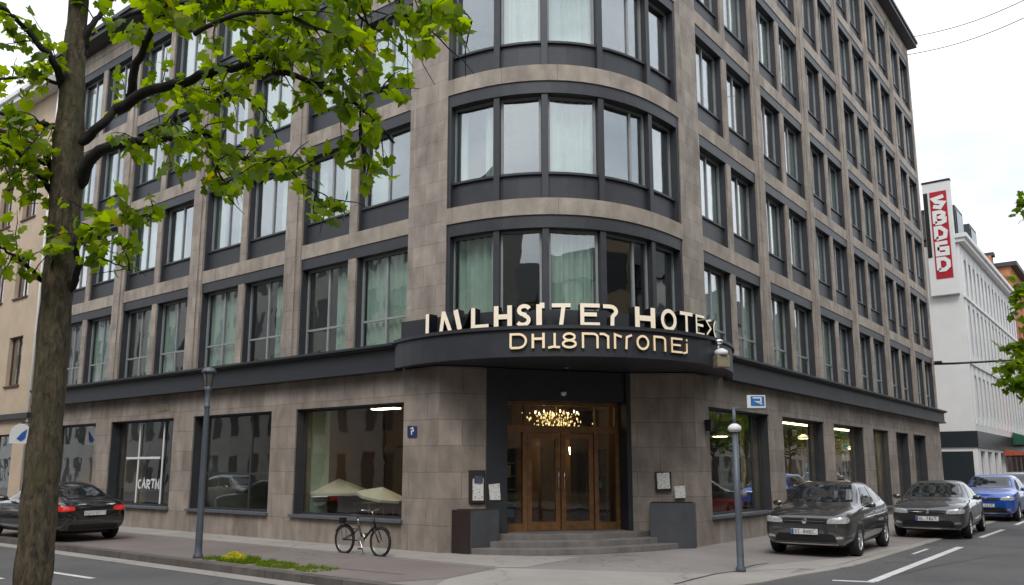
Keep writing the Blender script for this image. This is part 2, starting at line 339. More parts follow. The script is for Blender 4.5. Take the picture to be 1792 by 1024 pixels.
# painted markings
def stripe(p, q, wd, name='road_marking'):
    p, q = Vector(p), Vector(q); t = (q-p).normalized(); n = Vector((-t.y, t.x)); n = n*wd/2
    b = MB(); pts = [p-n, q-n, q+n, p+n]; b.face([(v.x, v.y, road_z(v.x, v.y)+.005) for v in pts], [tuple(v) for v in pts]); return tag(b.build(name, M['paint'], recalc=False), kind='structure')
stripe((-5.93, 7.9), (-5.87, 6.3), .12); stripe((-5.95, 15.5), (-5.93, 10.5), .12); stripe((-6.9, 9.5), (-6.86, 7.45), .12)
stripe((1.0, -4.63), (8.25, -4.63), .15); stripe((.95, -4.68), (.75, -4.1), .13)
stripe((11.4, -4.55), (14.9, -4.6), .13); stripe((17.5, -4.6), (21.5, -4.6), .13); stripe((24.5, -4.6), (29, -4.6), .13)
stripe((5.9, -4.15), (7.3, -4.15), .07)

M['tar'] = mat('tar_seam', (.045, .042, .042), .6, var=.3, scale=5)
def seam(pts, wd, m='tar', zz=.008):
    P_ = [on_ground(x, y, 0) for x, y in pts]; b = MB()
    for i in range(len(P_)-1):
        t = (P_[i+1]-P_[i]).normalized(); n = Vector((-t.y, t.x, 0))*wd/2
        def zf(p): return (0 if p.y > -3.6 and p.x > -3.9 else road_z(p.x, p.y))+zz
        b.face([(q.x, q.y, zf(q)) for q in (P_[i]-n, P_[i+1]-n, P_[i+1]+n, P_[i]+n)])
    tag(b.build('surface_seam', M[m]), kind='structure')
seam([(560, 995), (600, 996), (640, 1000), (706, 1006)], .022); seam([(1181, 1023), (1215, 1014), (1252, 1005), (1289, 1000)], .05); seam([(1300, 995), (1322, 989), (1345, 986)], .03)
seam([(1560, 1008), (1640, 990), (1740, 972), (1800, 968)], .014); seam([(1600, 1019), (1690, 1015), (1800, 1022)], .016)
# ------------------------------------------------------------------ hotel
Z = [4.5, 7.45, 10.5, 13.55, 16.7, 19.9, 23.1]
BAND, LINT, SPAN = .37, .28, .62
LEFT = [4.77 + 4.6*i for i in range(4)]; LW = 3.93; LEND = 23.2
RIGHT = [5.46 + 4.46*i for i in range(6)]; RW = 3.80; REND = 31.8
hotel = empty('hotel_building', (T, T, 0), label='brown grey stone hotel with rounded glazed corner and rows of dark framed windows', cat='hotel')
def part(b, name, m, **k):
    o = b.build(name, m, **k)
    o.parent = hotel; o.matrix_parent_inverse = Matrix.Translation((-T, -T, 0)); return o
st, pr, bd, dk = MB(), MB(), MB(), MB()
def floors_for(wing): return 4 if wing == 'L' else 6
# ground storey walls
GL = [(4.79, 8.6), (9.6, 13.23), (14.28, 18.0), (19.0, 22.5)]
GR = [(5.4, 9.26), (10.31, 14.0), (15.02, 18.5), (19.74, 22.0), (23.15, 25.3), (26.2, 28.6)]
HEAD, SILL = 3.2, .62
def ground_wall(mp, ops, s0, s1, narrow=99):
    c = s0; st = MB()
    for i, (a, e) in enumerate(ops):
        if a > c: st.box(c, a, 0, .5, 0, 3.96, mp)
        st.box(a, e, 0, .5, 0, SILL if i < narrow else .3, mp); st.box(a, e, 0, .5, HEAD, 3.96, mp); c = e
    st.box(c, s1, 0, .5, 0, 3.96, mp); part(st, 'ground_floor_wall', M['stone'])
ground_wall(LM, GL, 4.79, LEND); ground_wall(RM, GR, 5.4, REND, 3)
st = MB(); st.prism([(0, 3.72), (.86, 3.12), (1.144, 3.53), (.5, 4.79), (0, 4.79)], 0, 3.93); part(st, 'entrance_wall', M['stone'])
st = MB(); st.prism([(4.66, 0), (5.4, 0), (5.4, .5), (3.984, 1.58), (3.70, 1.17)], 0, 3.93); part(st, 'entrance_wall', M['stone'])
# side/end walls
st = MB(); st.box(.5, 14, 22.7, LEND, 0, 17.0); part(st, 'end_wall', M['stone'])
st = MB(); st.box(REND-.4, REND, .5, 14, 0, 23.9); part(st, 'end_wall', M['stone'])
st = MB(); st.box(.3, 14, 4.3, 4.77, 17.0, 23.9)                       # tower flank above the lower wing
# upper storeys
def upper(mp, starts, wd, s_first, s_end, nf, flip):
    top = Z[nf]
    edges = [s_first] + sum([[a, a+wd] for a in starts], []) + [s_end]
    for i in range(0, len(edges), 2):
        a, e = edges[i], edges[i+1]
        if e-a < .05: continue
        pr.box(a, e, 0, .55, 4.44, top, mp); cw = (e-a)
        if cw > .5 and i > 0: pr.box(a+cw*.24, e-cw*.24, -.045, .02, 4.5, top+.1, mp)
    for k in range(nf):
        zb, zt = Z[k], Z[k+1]
        for a in starts:
            e = a+wd; m = (a+e)/2
            bd.box(a, e, .03, .5, zt-BAND, zt, mp)
            dk.box(a, e, .05, .36, zt-BAND-LINT, zt-BAND, mp)
            dk.box(a, a+.05, .06, .36, zb, zt-BAND-LINT, mp); dk.box(e-.05, e, .06, .36, zb, zt-BAND-LINT, mp)
            pr.box(m-.14, m+.14, .04, .40, zb, zt-BAND-LINT, mp)
            dk.box(m-.185, m-.14, .09, .36, zb, zt-BAND-LINT, mp); dk.box(m+.14, m+.185, .09, .36, zb, zt-BAND-LINT, mp)
upper(LM, LEFT, LW, 4.6, LEND, 4, True)
upper(RM, RIGHT, RW, 4.6, REND, 6, False)
# band across the top and parapet / eaves
bd.box(4.6, LEND, 0.012, .5, Z[4], 17.02, LM); bd.box(4.6, REND, .012, .5, Z[6], 23.62, RM); bd.box(0, ARC, .012, .5, Z[6], 23.62, AM, 16)
F = [.135, .30, .44, .605, .80, .965]
for k in range(6):
    zb, zt = Z[k], Z[k+1]
    bd.box(ARC*F[0], ARC*F[-1], .0, .5, zt-BAND, zt, AM, 18)
    dk.box(ARC*F[0], ARC*F[-1], .03, .40, zt-BAND-LINT, zt-BAND, AM, 18)
    for q in (F[0], F[-1]-.012): dk.box(ARC*q, ARC*(q+.012), .03, .42, zb, zt-BAND-LINT, AM)
    for q in F[1:-1]: dk.box(ARC*q-.065, ARC*q+.065, .06, .44, zb, zt-BAND-LINT, AM)
    zs = zb+(SPAN if k else .5)
    dk.box(ARC*F[0], ARC*F[-1], .17, .36, zb, zs-.05, AM, 18); dk.box(ARC*F[0], ARC*F[-1], .11, .36, zs-.05, zs, AM, 18)
pr.box(0, ARC*F[0], 0, .5, 4.44, Z[6], AM, 4); pr.box(ARC*F[-1], ARC, 0, .5, 4.44, Z[6], AM, 2)
part(st, 'end_wall', M['stone'])
for nm, b, m in (('pier_wall', pr, 'stone_pier'), ('band_wall', bd, 'stone_band'), ('metal_cladding', dk, 'metal')): part(b, nm, M[m])
# eaves, roofs
b = MB(); b.box(4.3, LEND+.3, -.55, .6, 17.02, 17.2, LM); b.box(4.3, LEND+.3, -.62, .6, 17.2, 17.34, LM)
b.box(4.5, REND+.2, -.42, .6, 23.62, 23.82, RM); b.box(4.5, REND+.24, -.48, .6, 23.82, 23.96, RM); b.box(-.2, ARC+.1, -.42, .6, 23.62, 23.95, AM, 16)
part(b, 'eaves', M['fascia'])
b = MB(); b.prism([(.6, 4.7), (14, 4.7), (14, LEND), (.6, LEND)], 17.05, 17.3); b.prism([(.6, 4.7), (.9, 3.6), (1.6, 2.4), (3, 1.2), (4.5, .6), (REND, .6), (REND, 14), (.6, 14)], 23.7, 23.9)
part(b, 'roof', M['roof'])
# back walls, floors of the rooms behind the glass
b = MB()
for k in range(0, 7):
    z = Z[k]-.3
    if k < 5: b.box(4.7, LEND-.5, .36, 3.6, z, z+.28, LM)
    if k: b.prism([(3.2, .36), (REND-.5, .36), (REND-.5, 3.6), (3.2, 3.6)], z, z+.28); b.prism([(.5, 3.4), (1.1, 2.6), (2, 1.7), (3.19, .8), (3.19, 4.69), (.5, 4.69)], z, z+.28); b.prism([(3.2, 3.61), (4.69, 3.61), (4.69, 4.69), (3.2, 4.69)], z, z+.28)
b.box(4.7, LEND, 3.6, 3.8, 3.9, 17.0, LM); b.box(4.7, REND, 3.6, 3.8, 3.9, 23.6, RM)
for y in LEFT[1:]: b.box(y-.5, y-.3, .56, 3.6, 4.5, 17, LM)
for x in RIGHT[1:]: b.box(x-.45, x-.25, .56, 3.6, 4.5, 23, RM)
b.prism([(3.2, 4.9), (4.9, 3.2), (5.1, 3.4), (3.4, 5.1)], 4.02, 23.6)
b.box(0.5, 3.5, 6.0, 6.2, 4.4, 16.9)
part(b, 'room_interior', M['room'])

# windows: frame (with pane, curtain, spandrel) in a local frame, x along the facade, y inwards, z up
wcache = {}
def curtain_mesh(segs, h, mkey='curtain'):
    b = MB(); rr = random.Random(int(h*100)+len(segs))
    for a, e in segs:
        n = max(6, int((e-a)/.035)); pv = None; ph = rr.random()*6
        for i in range(n+1):
            x = a+(e-a)*i/n; y = .055*math.sin(x*31+ph+.6*math.sin(x*7)) + .018*math.sin(x*67+ph*2)
            if pv: b.face([(pv[0], .16+pv[1], .03), (x, .16+y, .03), (x, .16+y, h-.03), (pv[0], .16+pv[1], h-.03)])
            pv = (x, y)
    return b
def make_window(wd, h, mulls, transom, cur, span):
    """returns an unlinked template tuple of meshes"""
    key = (round(wd, 3), round(h, 3), tuple(mulls), transom, cur, span)
    if key in wcache: return wcache[key]
    f = MB(); t = .05
    f.box(0, wd, 0, .06, 0, t); f.box(0, wd, 0, .06, h-t, h); f.box(0, t, 0, .06, t, h-t); f.box(wd-t, wd, 0, .06, t, h-t)
    for q in mulls: f.box(wd*q-.03, wd*q+.03, -.006, .054, t, h-t)
    if transom:
        xs_ = [0]+list(mulls)+[1]
        for i in range(len(xs_)-1):
            f.box(max(t, wd*xs_[i]+.03), min(wd-t, wd*xs_[i+1]-.03), .004, .056, transom-.025, transom+.025)
    fo = f.build('window', M['frame'], bevel=0); p = MB(); p.box(.02, wd-.02, .026, .034, .02, h-.02); po = p.build('pane', M['glass0' if transom is not None else 'glass'])
    res = [fo.data, po.data, None, None]
    bpy.data.objects.remove(fo); bpy.data.objects.remove(po)
    segs = {'full': [(.05, wd-.05)], 'left': [(.05, wd*.42)], 'right': [(wd*.6, wd-.05)], 'both': [(.05, wd*.3), (wd*.68, wd-.05)], 'none': None, 'half': [(.05, wd*.7)]}[cur]
    if segs:
        co = curtain_mesh(segs, h).build('curtain', M['curtain'], smooth=True, recalc=False); res[2] = co.data; bpy.data.objects.remove(co)
    if span:
        s = MB(); s.box(-.02, wd+.02, -.10, .05, -.05, -.004); s.box(0, wd, -.055, .02, -span, -.05); so_ = s.build('spandrel', M['metal']); res[3] = so_.data; bpy.data.objects.remove(so_)
    wcache[key] = res; return res
def put_window(origin, rz, *a):
    me = make_window(*a)
    Mw = Matrix.Translation(origin) @ Matrix.Rotation(rz, 4, 'Z')
    o = bpy.data.objects.new('window', me[0]); COL.objects.link(o); o.parent = hotel; o.matrix_parent_inverse = Matrix.Translation((-T, -T, 0)); o.matrix_basis = Mw
    for nm, m in zip(('pane', 'curtain', 'spandrel'), me[1:]):
        if m: c = bpy.data.objects.new(nm, m); COL.objects.link(c); c.parent = o
    return o
rw = random.Random(3)
kinds = ['full', 'left', 'both', 'right', 'both', 'none', 'left', 'full']
def in_frame(p): x, y = proj(p); return y > -90
for k in range(6):
    zb, zt = Z[k], Z[k+1]; zs = zb + (SPAN if k else .06); h = zt-BAND-LINT-zs; sp = SPAN-.01 if k else 0
    tr = .66 if k == 0 else None
    for side in 'LR':
        if side == 'L' and k > 3: continue
        for a in (LEFT if side == 'L' else RIGHT):
            wd_ = LW if side == 'L' else RW; m = a+wd_/2
            for s0, s1 in ((a+.05, m-.185), (m+.185, a+wd_-.05)):
                mid = (s0+s1)/2; cur = rw.choice(kinds if k else ['full', 'full', 'both', 'half', 'right'])
                if side == 'L':
                    put_window((.24, s1, zs), -PI/2, s1-s0, h, (.5,), tr, cur, sp)
                else:
                    put_window((s0, .24, zs), 0, s1-s0, h, (.5,), tr, cur, sp)
bay_c = {0: ['full', 'none', 'full', 'none', 'left'], 1: ['both', 'none', 'full', 'none', 'none'], 2: ['none', 'full', 'full', 'none', 'left']}
for k in range(6):
    zb, zt = Z[k], Z[k+1]; zs = zb + (SPAN if k else .5); h = zt-BAND-LINT-zs
    for i in range(5):
        s0 = ARC*F[i] + (.07 if i else .06); s1 = ARC*F[i+1] - (.07 if i < 4 else .06)
        p0 = Vector(AM(s0, .22, zs)); p1 = Vector(AM(s1, .22, zs)); d = p1-p0
        o = put_window(p0, math.atan2(d.y, d.x), d.length, h, (.66,) if i == 3 else (), None if k else 0, bay_c.get(k, ['full', 'left', 'full', 'none', 'right'])[i], 0)
# cornice along both streets and the curved canopy over the entrance
b = MB()
for mp, a, e in ((LM, 4.86, LEND+.25), (RM, 6.30, REND+.28)):
    b.box(a, e, -.20, .1, 3.98, 4.40, mp); b.box(a, e, -.26, .1, 3.90, 3.98, mp); b.box(a, e, -.30, .1, 4.40, 4.445, mp); b.box(a, e, -.36, .1, 4.445, 4.50, mp)
part(b, 'cornice', M['fascia'])
E1, E2, EM = Vector((-.30, 4.80)), Vector((6.08, -.30)), Vector((.50, .50))
def circle3(a, b_, c):
    ax, ay, bx, by, cx_, cy_ = *a, *b_, *c; d = 2*(ax*(by-cy_)+bx*(cy_-ay)+cx_*(ay-by))
    ux = ((ax*ax+ay*ay)*(by-cy_)+(bx*bx+by*by)*(cy_-ay)+(cx_*cx_+cy_*cy_)*(ay-by))/d
    uy = ((ax*ax+ay*ay)*(cx_-bx)+(bx*bx+by*by)*(ax-cx_)+(cx_*cx_+cy_*cy_)*(bx-ax))/d
    return Vector((ux, uy)), (Vector((ux, uy))-Vector(a)).length
CO, CRAD = circle3(E1, EM, E2)
ca0 = math.atan2(E1.y-CO.y, E1.x-CO.x) % (2*PI); ca1 = math.atan2(E2.y-CO.y, E2.x-CO.x) % (2*PI)
CLEN = (ca1-ca0)*CRAD
def CM(s, v, z):
    a = ca0 + s/CRAD; r = CRAD - v; return (CO.x+r*math.cos(a), CO.y+r*math.sin(a), z)
b = MB(); b.box(0, CLEN, 0, .12, 3.93, 4.48, CM, 30); b.box(0, CLEN, -.05, .12, 4.48, 4.55, CM, 30)
arcpts = [CM(CLEN*i/24, .1, 0)[:2] for i in range(25)]
b.prism(arcpts + [(6.2, .3), (5.3, 2.5), (3.2, 4.2), (.3, 4.8)], 3.955, 4.03); b.prism(arcpts + [(6.2, .3), (5.3, 2.5), (3.2, 4.2), (.3, 4.8)], 4.44, 4.48)
b.box(-.12, ARC+.6, -.2, .02, 4.48, 4.97, AM, 20)
part(b, 'entrance_canopy', M['fascia'])
b = MB(); b.lathe([(.06, 0), (.06, -.03), (0, -.035)], (1.9, 1.7, 3.925), n=16); part(b, 'downlight', M['chrome'])
# entrance: portal, doors
D0 = Vector((1.54, 3.26)); DD = Vector((.823, -.568)); DN = Vector((.568, .823))
def DM(t, v, z): p = D0+DD*t+DN*v; return (p.x, p.y, z)
PZ = .36
b = MB(); b.box(-.5, 0, -.5, .12, 0, 3.93, DM); b.box(2.87, 2.985, -.5, .12, 0, 3.93, DM); b.box(0, 2.87, -.42, .12, 3.25, 3.93, DM); part(b, 'entrance_portal', M['darkportal'])
b = MB(); b.lathe([(0, -.07), (.05, -.05), (.07, 0), (.07, .03), (0, .03)], DM(1.35, -.45, 3.42), 'z', 14); part(b, 'dome_camera', M['white'], smooth=True)
b = MB()
b.box(0, .09, -.06, .06, PZ, 3.25, DM); b.box(2.78, 2.87, -.06, .06, PZ, 3.25, DM); b.box(.09, 2.78, -.05, .05, 3.17, 3.25, DM)
b.box(.09, 2.78, -.05, .05, 2.55, 2.70, DM); b.box(.50, .60, -.065, .06, PZ, 2.55, DM); b.box(2.24, 2.34, -.065, .06, PZ, 2.55, DM)
b.box(.53, .57, -.04, .04, 2.70, 3.17, DM); b.box(2.27, 2.31, -.04, .04, 2.70, 3.17, DM)
b.box(.09, .5, -.05, .05, PZ, PZ+.17, DM); b.box(2.34, 2.78, -.05, .05, PZ, PZ+.17, DM)
dfr = part(b, 'door_frame', M['wood'])
b = MB()
for a, e, z0, z1 in ((.09, .5, PZ+.17, 2.55), (2.34, 2.78, PZ+.17, 2.55), (.09, .53, 2.70, 3.17), (.57, 2.27, 2.70, 3.17), (2.31, 2.78, 2.70, 3.17)): b.box(a, e, -.006, .006, z0, z1, DM)
o = b.build('pane', M['shopglass'], parent=dfr)
for a, e, hs in ((.615, 1.405, 1), (1.435, 2.225, 0)):
    b = MB(); z1 = 2.535
    b.box(a, a+.11, -.03, .03, PZ+.01, z1, DM); b.box(e-.11, e, -.03, .03, PZ+.01, z1, DM); b.box(a+.11, e-.11, -.03, .03, PZ+.01, PZ+.2, DM); b.box(a+.11, e-.11, -.03, .03, z1-.13, z1, DM)
    dr = part(b, 'door', M['wood']); b = MB(); b.box(a+.11, e-.11, -.005, .005, PZ+.2, z1-.13, DM); b.build('pane', M['shopglass'], parent=dr)
    hx = e-.055 if hs else a+.055; b = MB(); b.tube([DM(hx, -.03, 1.25), DM(hx, -.09, 1.25), DM(hx, -.09, 1.75), DM(hx, -.03, 1.75)], .014, 8); b.build('handle', M['steel'], parent=dr, smooth=True)
# steps
base = [Vector(p) for p in ((.22, 2.98), (.5, 2.28), (1.02, 1.6), (1.9, .93), (3.2, .33), (4.62, .04))]
for i in range(3):
    off = DN*(.33*i); pts = [p+off+Vector((.12*i, -.05*i))*(1 if p.x < 2 else -1)*.6 for p in base]
    b = MB(); b.prism([(p.x, p.y) for p in pts] + [(3.72, 1.12), tuple(D0+DD*2.87+DN*.1), tuple(D0+DN*.1), (.9, 3.14)], 0 if i == 0 else .12*i-.02, .12*(i+1)); part(b, 'step', M['step'], bevel=.012)
# shop windows: frame > pane, sill
def shop_window(mp, a, e, z0, z1, mulls=(), vv=.30, tint='shopglass', tr=None):
    f = MB(); t = .06
    f.box(a, e, vv-.05, vv+.03, z0, z0+t, mp); f.box(a, e, vv-.05, vv+.03, z1-t, z1, mp); f.box(a, a+t, vv-.05, vv+.03, z0+t, z1-t, mp); f.box(e-t, e, vv-.05, vv+.03, z0+t, z1-t, mp)
    f.box(a, a+.02, .04, vv-.05, z0, z1, mp); f.box(e-.02, e, .04, vv-.05, z0, z1, mp); f.box(a, e, .05, vv-.05, z1-.02, z1, mp)
    for q in mulls: x = a+(e-a)*q; f.box(x-.03, x+.03, vv-.04, vv+.02, z0+t, z1-t, mp)
    if tr: f.box(a+t, e-t, vv-.03, vv+.012, tr-.03, tr+.03, mp)
    o = part(f, 'shop_window', M['metal']); p = MB(); p.box(a+t/2, e-t/2, vv-.012, vv-.002, z0+t/2, z1-t/2, mp); p.build('pane', M[tint], parent=o)
    s = MB(); s.box(a-.04, e+.04, -.09, vv-.06, z0-.05, z0+.012, mp); s.build('sill', M['sillm'], parent=o); return o
M['sillm'] = mat('painted_sill', (.13, .145, .165), .4, .2)
shop_window(LM, *GL[0], SILL, HEAD); shop_window(LM, *GL[1], SILL, HEAD, (.33,), tr=1.6); shop_window(LM, *GL[2], SILL, HEAD); shop_window(LM, *GL[3], SILL, HEAD)
for g in GR[:3]: shop_window(RM, *g, SILL, HEAD, (.84,))
for g in GR[3:]: shop_window(RM, *g, .3, HEAD, (.45,))
# shop interiors (ground floor)
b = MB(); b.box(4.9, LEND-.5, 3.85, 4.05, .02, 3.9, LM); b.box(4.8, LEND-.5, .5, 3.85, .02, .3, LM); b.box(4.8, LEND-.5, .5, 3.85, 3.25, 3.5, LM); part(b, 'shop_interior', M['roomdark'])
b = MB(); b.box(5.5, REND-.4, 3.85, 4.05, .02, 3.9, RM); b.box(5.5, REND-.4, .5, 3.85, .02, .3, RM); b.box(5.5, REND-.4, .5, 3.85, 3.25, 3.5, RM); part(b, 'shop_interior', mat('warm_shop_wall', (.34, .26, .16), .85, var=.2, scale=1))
b = MB(); b.box(8.65, 8.85, .55, 1.15, .31, 3.24, LM); part(b, 'green_partition', mat('pale_green_wall', (.42, .5, .42), .8))
b = MB(); b.box(8.65, 8.85, 1.16, 3.8, .31, 3.24, LM); b.box(4.9, 8.64, 3.6, 3.8, .31, 3.24, LM); part(b, 'shop_back_panel', mat('brown_back_panel', (.15, .085, .04), .6, var=.25, scale=1.5))
b = MB()
for y_ in (5.2, 6.4, 7.6): b.box(y_, y_+.08, 3.54, 3.59, .31, 3.24, LM)
b.box(4.9, 8.6, 3.53, 3.58, 2.3, 2.38, LM); part(b, 'shop_panel_frame', M['black'])
b = MB(); b.box(13.4, 13.55, .55, 3.8, .31, 3.24, LM); b.box(14.35, 15.35, .62, .7, .31, 3.15, LM); part(b, 'grey_partition', mat('grey_partition_paint', (.2, .21, .2), .7))
b = MB(); b.box(18.2, 22.6, 1.3, 1.4, .31, 3.24, LM); part(b, 'wood_partition', M['oak'])
b = MB(); b.box(12.7, 12.85, 2.3, 3.8, .31, 3.24, RM); b.box(9.9, 10.9, .9, 1.0, .31, 3.24, RM); part(b, 'shop_partition', mat('sage_wall', (.28, .36, .28), .8))
b = MB(); b.box(18.6, 18.75, 2.3, 3.8, .31, 3.24, RM); b.box(24.9, 25.1, 2.3, 3.8, .31, 3.24, RM); part(b, 'shop_partition', M['room'])
# lobby
b = MB()
b.box(-.6, 3.6, .12, 4.5, PZ-.08, PZ, DM); b.box(-.6, 3.6, 4.0, 4.1, PZ, 3.9, DM); b.box(-.6, -.5, .13, 4.0, PZ, 3.9, DM); b.box(3.5, 3.6, .13, 4.0, PZ, 3.9, DM); b.box(-.6, 3.6, .13, 4.0, 3.75, 3.9, DM)
part(b, 'lobby_interior', mat('lobby_wall', (.36, .21, .09), .8, var=.2, scale=1))
b = MB(); b.box(.55, 1.15, 1.2, 1.25, 1.95, 2.6, DM); b.box(1.75, 2.2, 2.2, 2.25, .9, 2.8, DM); part(b, 'lobby_panel', M['oak'])

# ------------------------------------------------------------------ lettering
def stroke(b, pts, wd, y0, y1, cf, cs):
    """flat ribbon with mitred corners in the XZ plane, front at y0, back at y1"""
    P_ = [Vector(p) for p in pts]; n = len(P_); Ls = []; Rs = []
    for i in range(n):
        t0 = (P_[i]-P_[i-1]).normalized() if i else (P_[1]-P_[0]).normalized()
        t1 = (P_[i+1]-P_[i]).normalized() if i < n-1 else t0
        t = (t0+t1); t = t.normalized() if t.length > 1e-6 else t0
        nrm = Vector((-t.y, t.x)); k = 1/max(.5, nrm.dot(Vector((-t1.y, t1.x)))); Ls.append(P_[i]+nrm*wd/2*k); Rs.append(P_[i]-nrm*wd/2*k)
    for i in range(n-1):
        a, c, d, e = Rs[i], Rs[i+1], Ls[i+1], Ls[i]
        b.cur = cf; b.face([(v.x, y0, v.y) for v in (a, c, d, e)])
        b.cur = cs; b.face([(v.x, y1, v.y) for v in (e, d, c, a)])
        b.face([(a.x, y1, a.y), (c.x, y1, c.y), (c.x, y0, c.y), (a.x, y0, a.y)]); b.face([(e.x, y0, e.y), (d.x, y0, d.y), (d.x, y1, d.y), (e.x, y1, e.y)])
    for a, c in ((Ls[0], Rs[0]), (Rs[-1], Ls[-1])): b.face([(a.x, y0, a.y), (a.x, y1, a.y), (c.x, y1, c.y), (c.x, y0, c.y)])
def arcp(cx_, cy_, rx, ry, a0, a1, n=10): return [(cx_+rx*math.cos(R(a0+(a1-a0)*i/n)), cy_+ry*math.sin(R(a0+(a1-a0)*i/n))) for i in range(n+1)]
G = {'I': [[(.5, 0), (.5, 1)]], 'A': [[(.16, 0), (.34, 1)], [(.34, .97), (.86, 0)]], 'V': [[(.16, 1), (.42, .02)]], 'L': [[(.12, 1), (.12, .06), (1, .06)]],
     'H': [[(.13, 0), (.13, 1)], [(.87, 0), (.87, 1)], [(.2, .47), (.8, .47)]], 'S': [arcp(.52, .74, .36, .2, 20, 265, 9)[:-1] + [(.55, .53)] + arcp(.42, .27, .4, .22, 70, -150, 9)],
     'T': [[(0, .94), (1, .94)], [(.62, .9), (.48, 0)]], 'J': [[(.5, 0), (.5, 1)], [(.55, .94), (1, .94)]], 'E': [[(1, .95), (.12, .95), (.12, .05), (1, .05)], [(.2, .52), (.85, .52)]],
     'R': [[(.0, .93), (.38, .93)] + arcp(.42, .70, .42, .23, 72, -50, 7) + [(.6, .42), (.58, 0)]], 'O': [arcp(.5, .5, .40, .45, 0, 360, 20)],
     't': [[(0, .94), (1, .94)], [(.5, .9), (.5, 0)]], 'F': [[(.95, .95), (.15, .95), (.15, .05), (.9, .05)], [(.2, .5), (.8, .5)]], 's': [[(.9, .9), (.2, .8), (.8, .45), (.2, .1)]], '(': [arcp(.8, .5, .5, .5, 120, 240, 8)],
     'D': [[(.08, .05), (.08, .95), (.5, .95)] + arcp(.5, .5, .42, .45, 80, -90, 10) + [(.08, .05)]], 'h': [[(.1, 0), (.1, .95)], [(.1, .62), (.85, .62)], [(.85, 0), (.85, 1)]], 'j': [[(.6, .98), (.6, .1), (.1, .02)], [(.6, .07), (1, .05)]],
     '8': [arcp(.5, .73, .36, .22, 0, 360, 14), arcp(.5, .27, .42, .23, 0, 360, 14)], 'm': [[(.05, 0), (.05, .95), (.42, .95)] + arcp(.42, .75, .16, .2, 80, 0, 4) + [(.58, 0)], [(.66, .95), (.82, .95), (.97, .8), (.97, 0)]],
     'r': [[(.05, 0), (.05, .95), (.42, .8)], [(.98, .95), (.7, .8), (.66, 0)]], 'o': [arcp(.5, .5, .38, .43, 0, 360, 18)], 'n': [[(.08, 0), (.08, .95), (.6, .95)] + arcp(.6, .75, .3, .2, 80, 0, 4) + [(.9, 0)]], 'i': [[(.5, .7), (.5, .1), (.0, .0)], [(.5, 1), (.5, .85)]],
     'C': [arcp(.55, .5, .42, .44, 60, 300, 9)], 'K': [[(.1, 0), (.1, 1)], [(.15, .95), (.85, .8), (.2, .5), (.95, 0)]], 'M': [[(.05, 0), (.12, 1), (.5, .2), (.88, 1), (.95, 0)]],
     'B': [[(.1, .05), (.1, .95), (.6, .95), (.85, .8), (.8, .6), (.5, .52), (.9, .4), (.88, .15), (.6, .05), (.1, .05)]]}
M['letter'] = mat('cream_letter_face', (.84, .74, .60), .4, .2, var=.08, scale=9, emis=(1, .84, .62), es=.18)
M['lettergold'] = mat('brass_letter_face', (.82, .68, .46), .35, .3, var=0, emis=(1, .78, .5), es=.22)
M['letterside'] = mat('black_letter_side', (.010, .011, .014), .25, var=0)
M['letteredge'] = mat('brass_letter_side', (.25, .15, .06), .4, .3, var=0)
def s_at_px(px, z, v):
    lo, hi = 0, CLEN
    for _ in range(40):
        m = (lo+hi)/2
        if proj(CM(m, v, z))[0] < px: lo = m
        else: hi = m
    return lo
def sign_row(name, label, row, z0, hgt, front, depth, mats, base):
    root = empty(name, CM(CLEN/2, 0, z0), 0, label, 'sign')
    for g, xa, xb, sw in row:
        sa, sb = s_at_px(xa, z0, front), s_at_px(xb, z0, front); p0, p1 = Vector(CM(sa, front, z0)), Vector(CM(sb, front, z0)); d = p1-p0; L_ = d.length
        b = MB()
        for k, stx in enumerate(G[g]): stroke(b, [(x*L_, y*hgt) for x, y in stx], sw, -.0015*k, depth, 0, 1)
        if g == 'V': stroke(b, [(.45*L_, .02), (1.05*L_, hgt)], .05, .03, depth+.02, 1, 1)
        if base: b.cur = 1; b.box(0, L_, .02, depth, -.02, -.001)
        o = b.build('letter', mats); o.parent = root; o.matrix_parent_inverse = Matrix.Translation(-Vector(root.location)); o.matrix_basis = Matrix.Translation(p0) @ Matrix.Rotation(math.atan2(d.y, d.x), 4, 'Z')
    return root
sign_row('hotel_lettering', 'large cream faced hotel name letters with black sides standing on the curved canopy', [
    ('I', 742, 753, 0.103), ('A', 768, 791, 0.094), ('V', 792, 822, 0.113), ('L', 824, 855, 0.094), ('H', 864, 896, 0.099), ('S', 904, 930, 0.080), ('J', 934, 953, 0.113), ('T', 966, 999, 0.080), ('E', 1015, 1050, 0.080), ('R', 1056, 1083, 0.080),
    ('H', 1111, 1148, 0.109), ('O', 1157, 1185, 0.080), ('t', 1191, 1213, 0.075), ('F', 1217, 1235, 0.056), ('s', 1235, 1247, 0.047), ('(', 1246, 1259, 0.047)], 4.565, .43, .08, .24, [M['letter'], M['letterside']], True)
sign_row('small_lettering', 'second row of smaller brass outline letters fixed to the face of the canopy', [
    ('D', 891, 923, .045), ('h', 930, 955, .05), ('j', 957, 980, .045), ('8', 983, 1010, .045), ('m', 1018, 1066, .045), ('r', 1075, 1107, .045), ('o', 1113, 1138, .045), ('n', 1144, 1167, .045), ('E', 1174, 1195, .04), ('i', 1196, 1209, .04)],
    4.085, .305, -.055, .05, [M['lettergold'], M['letteredge']], False)

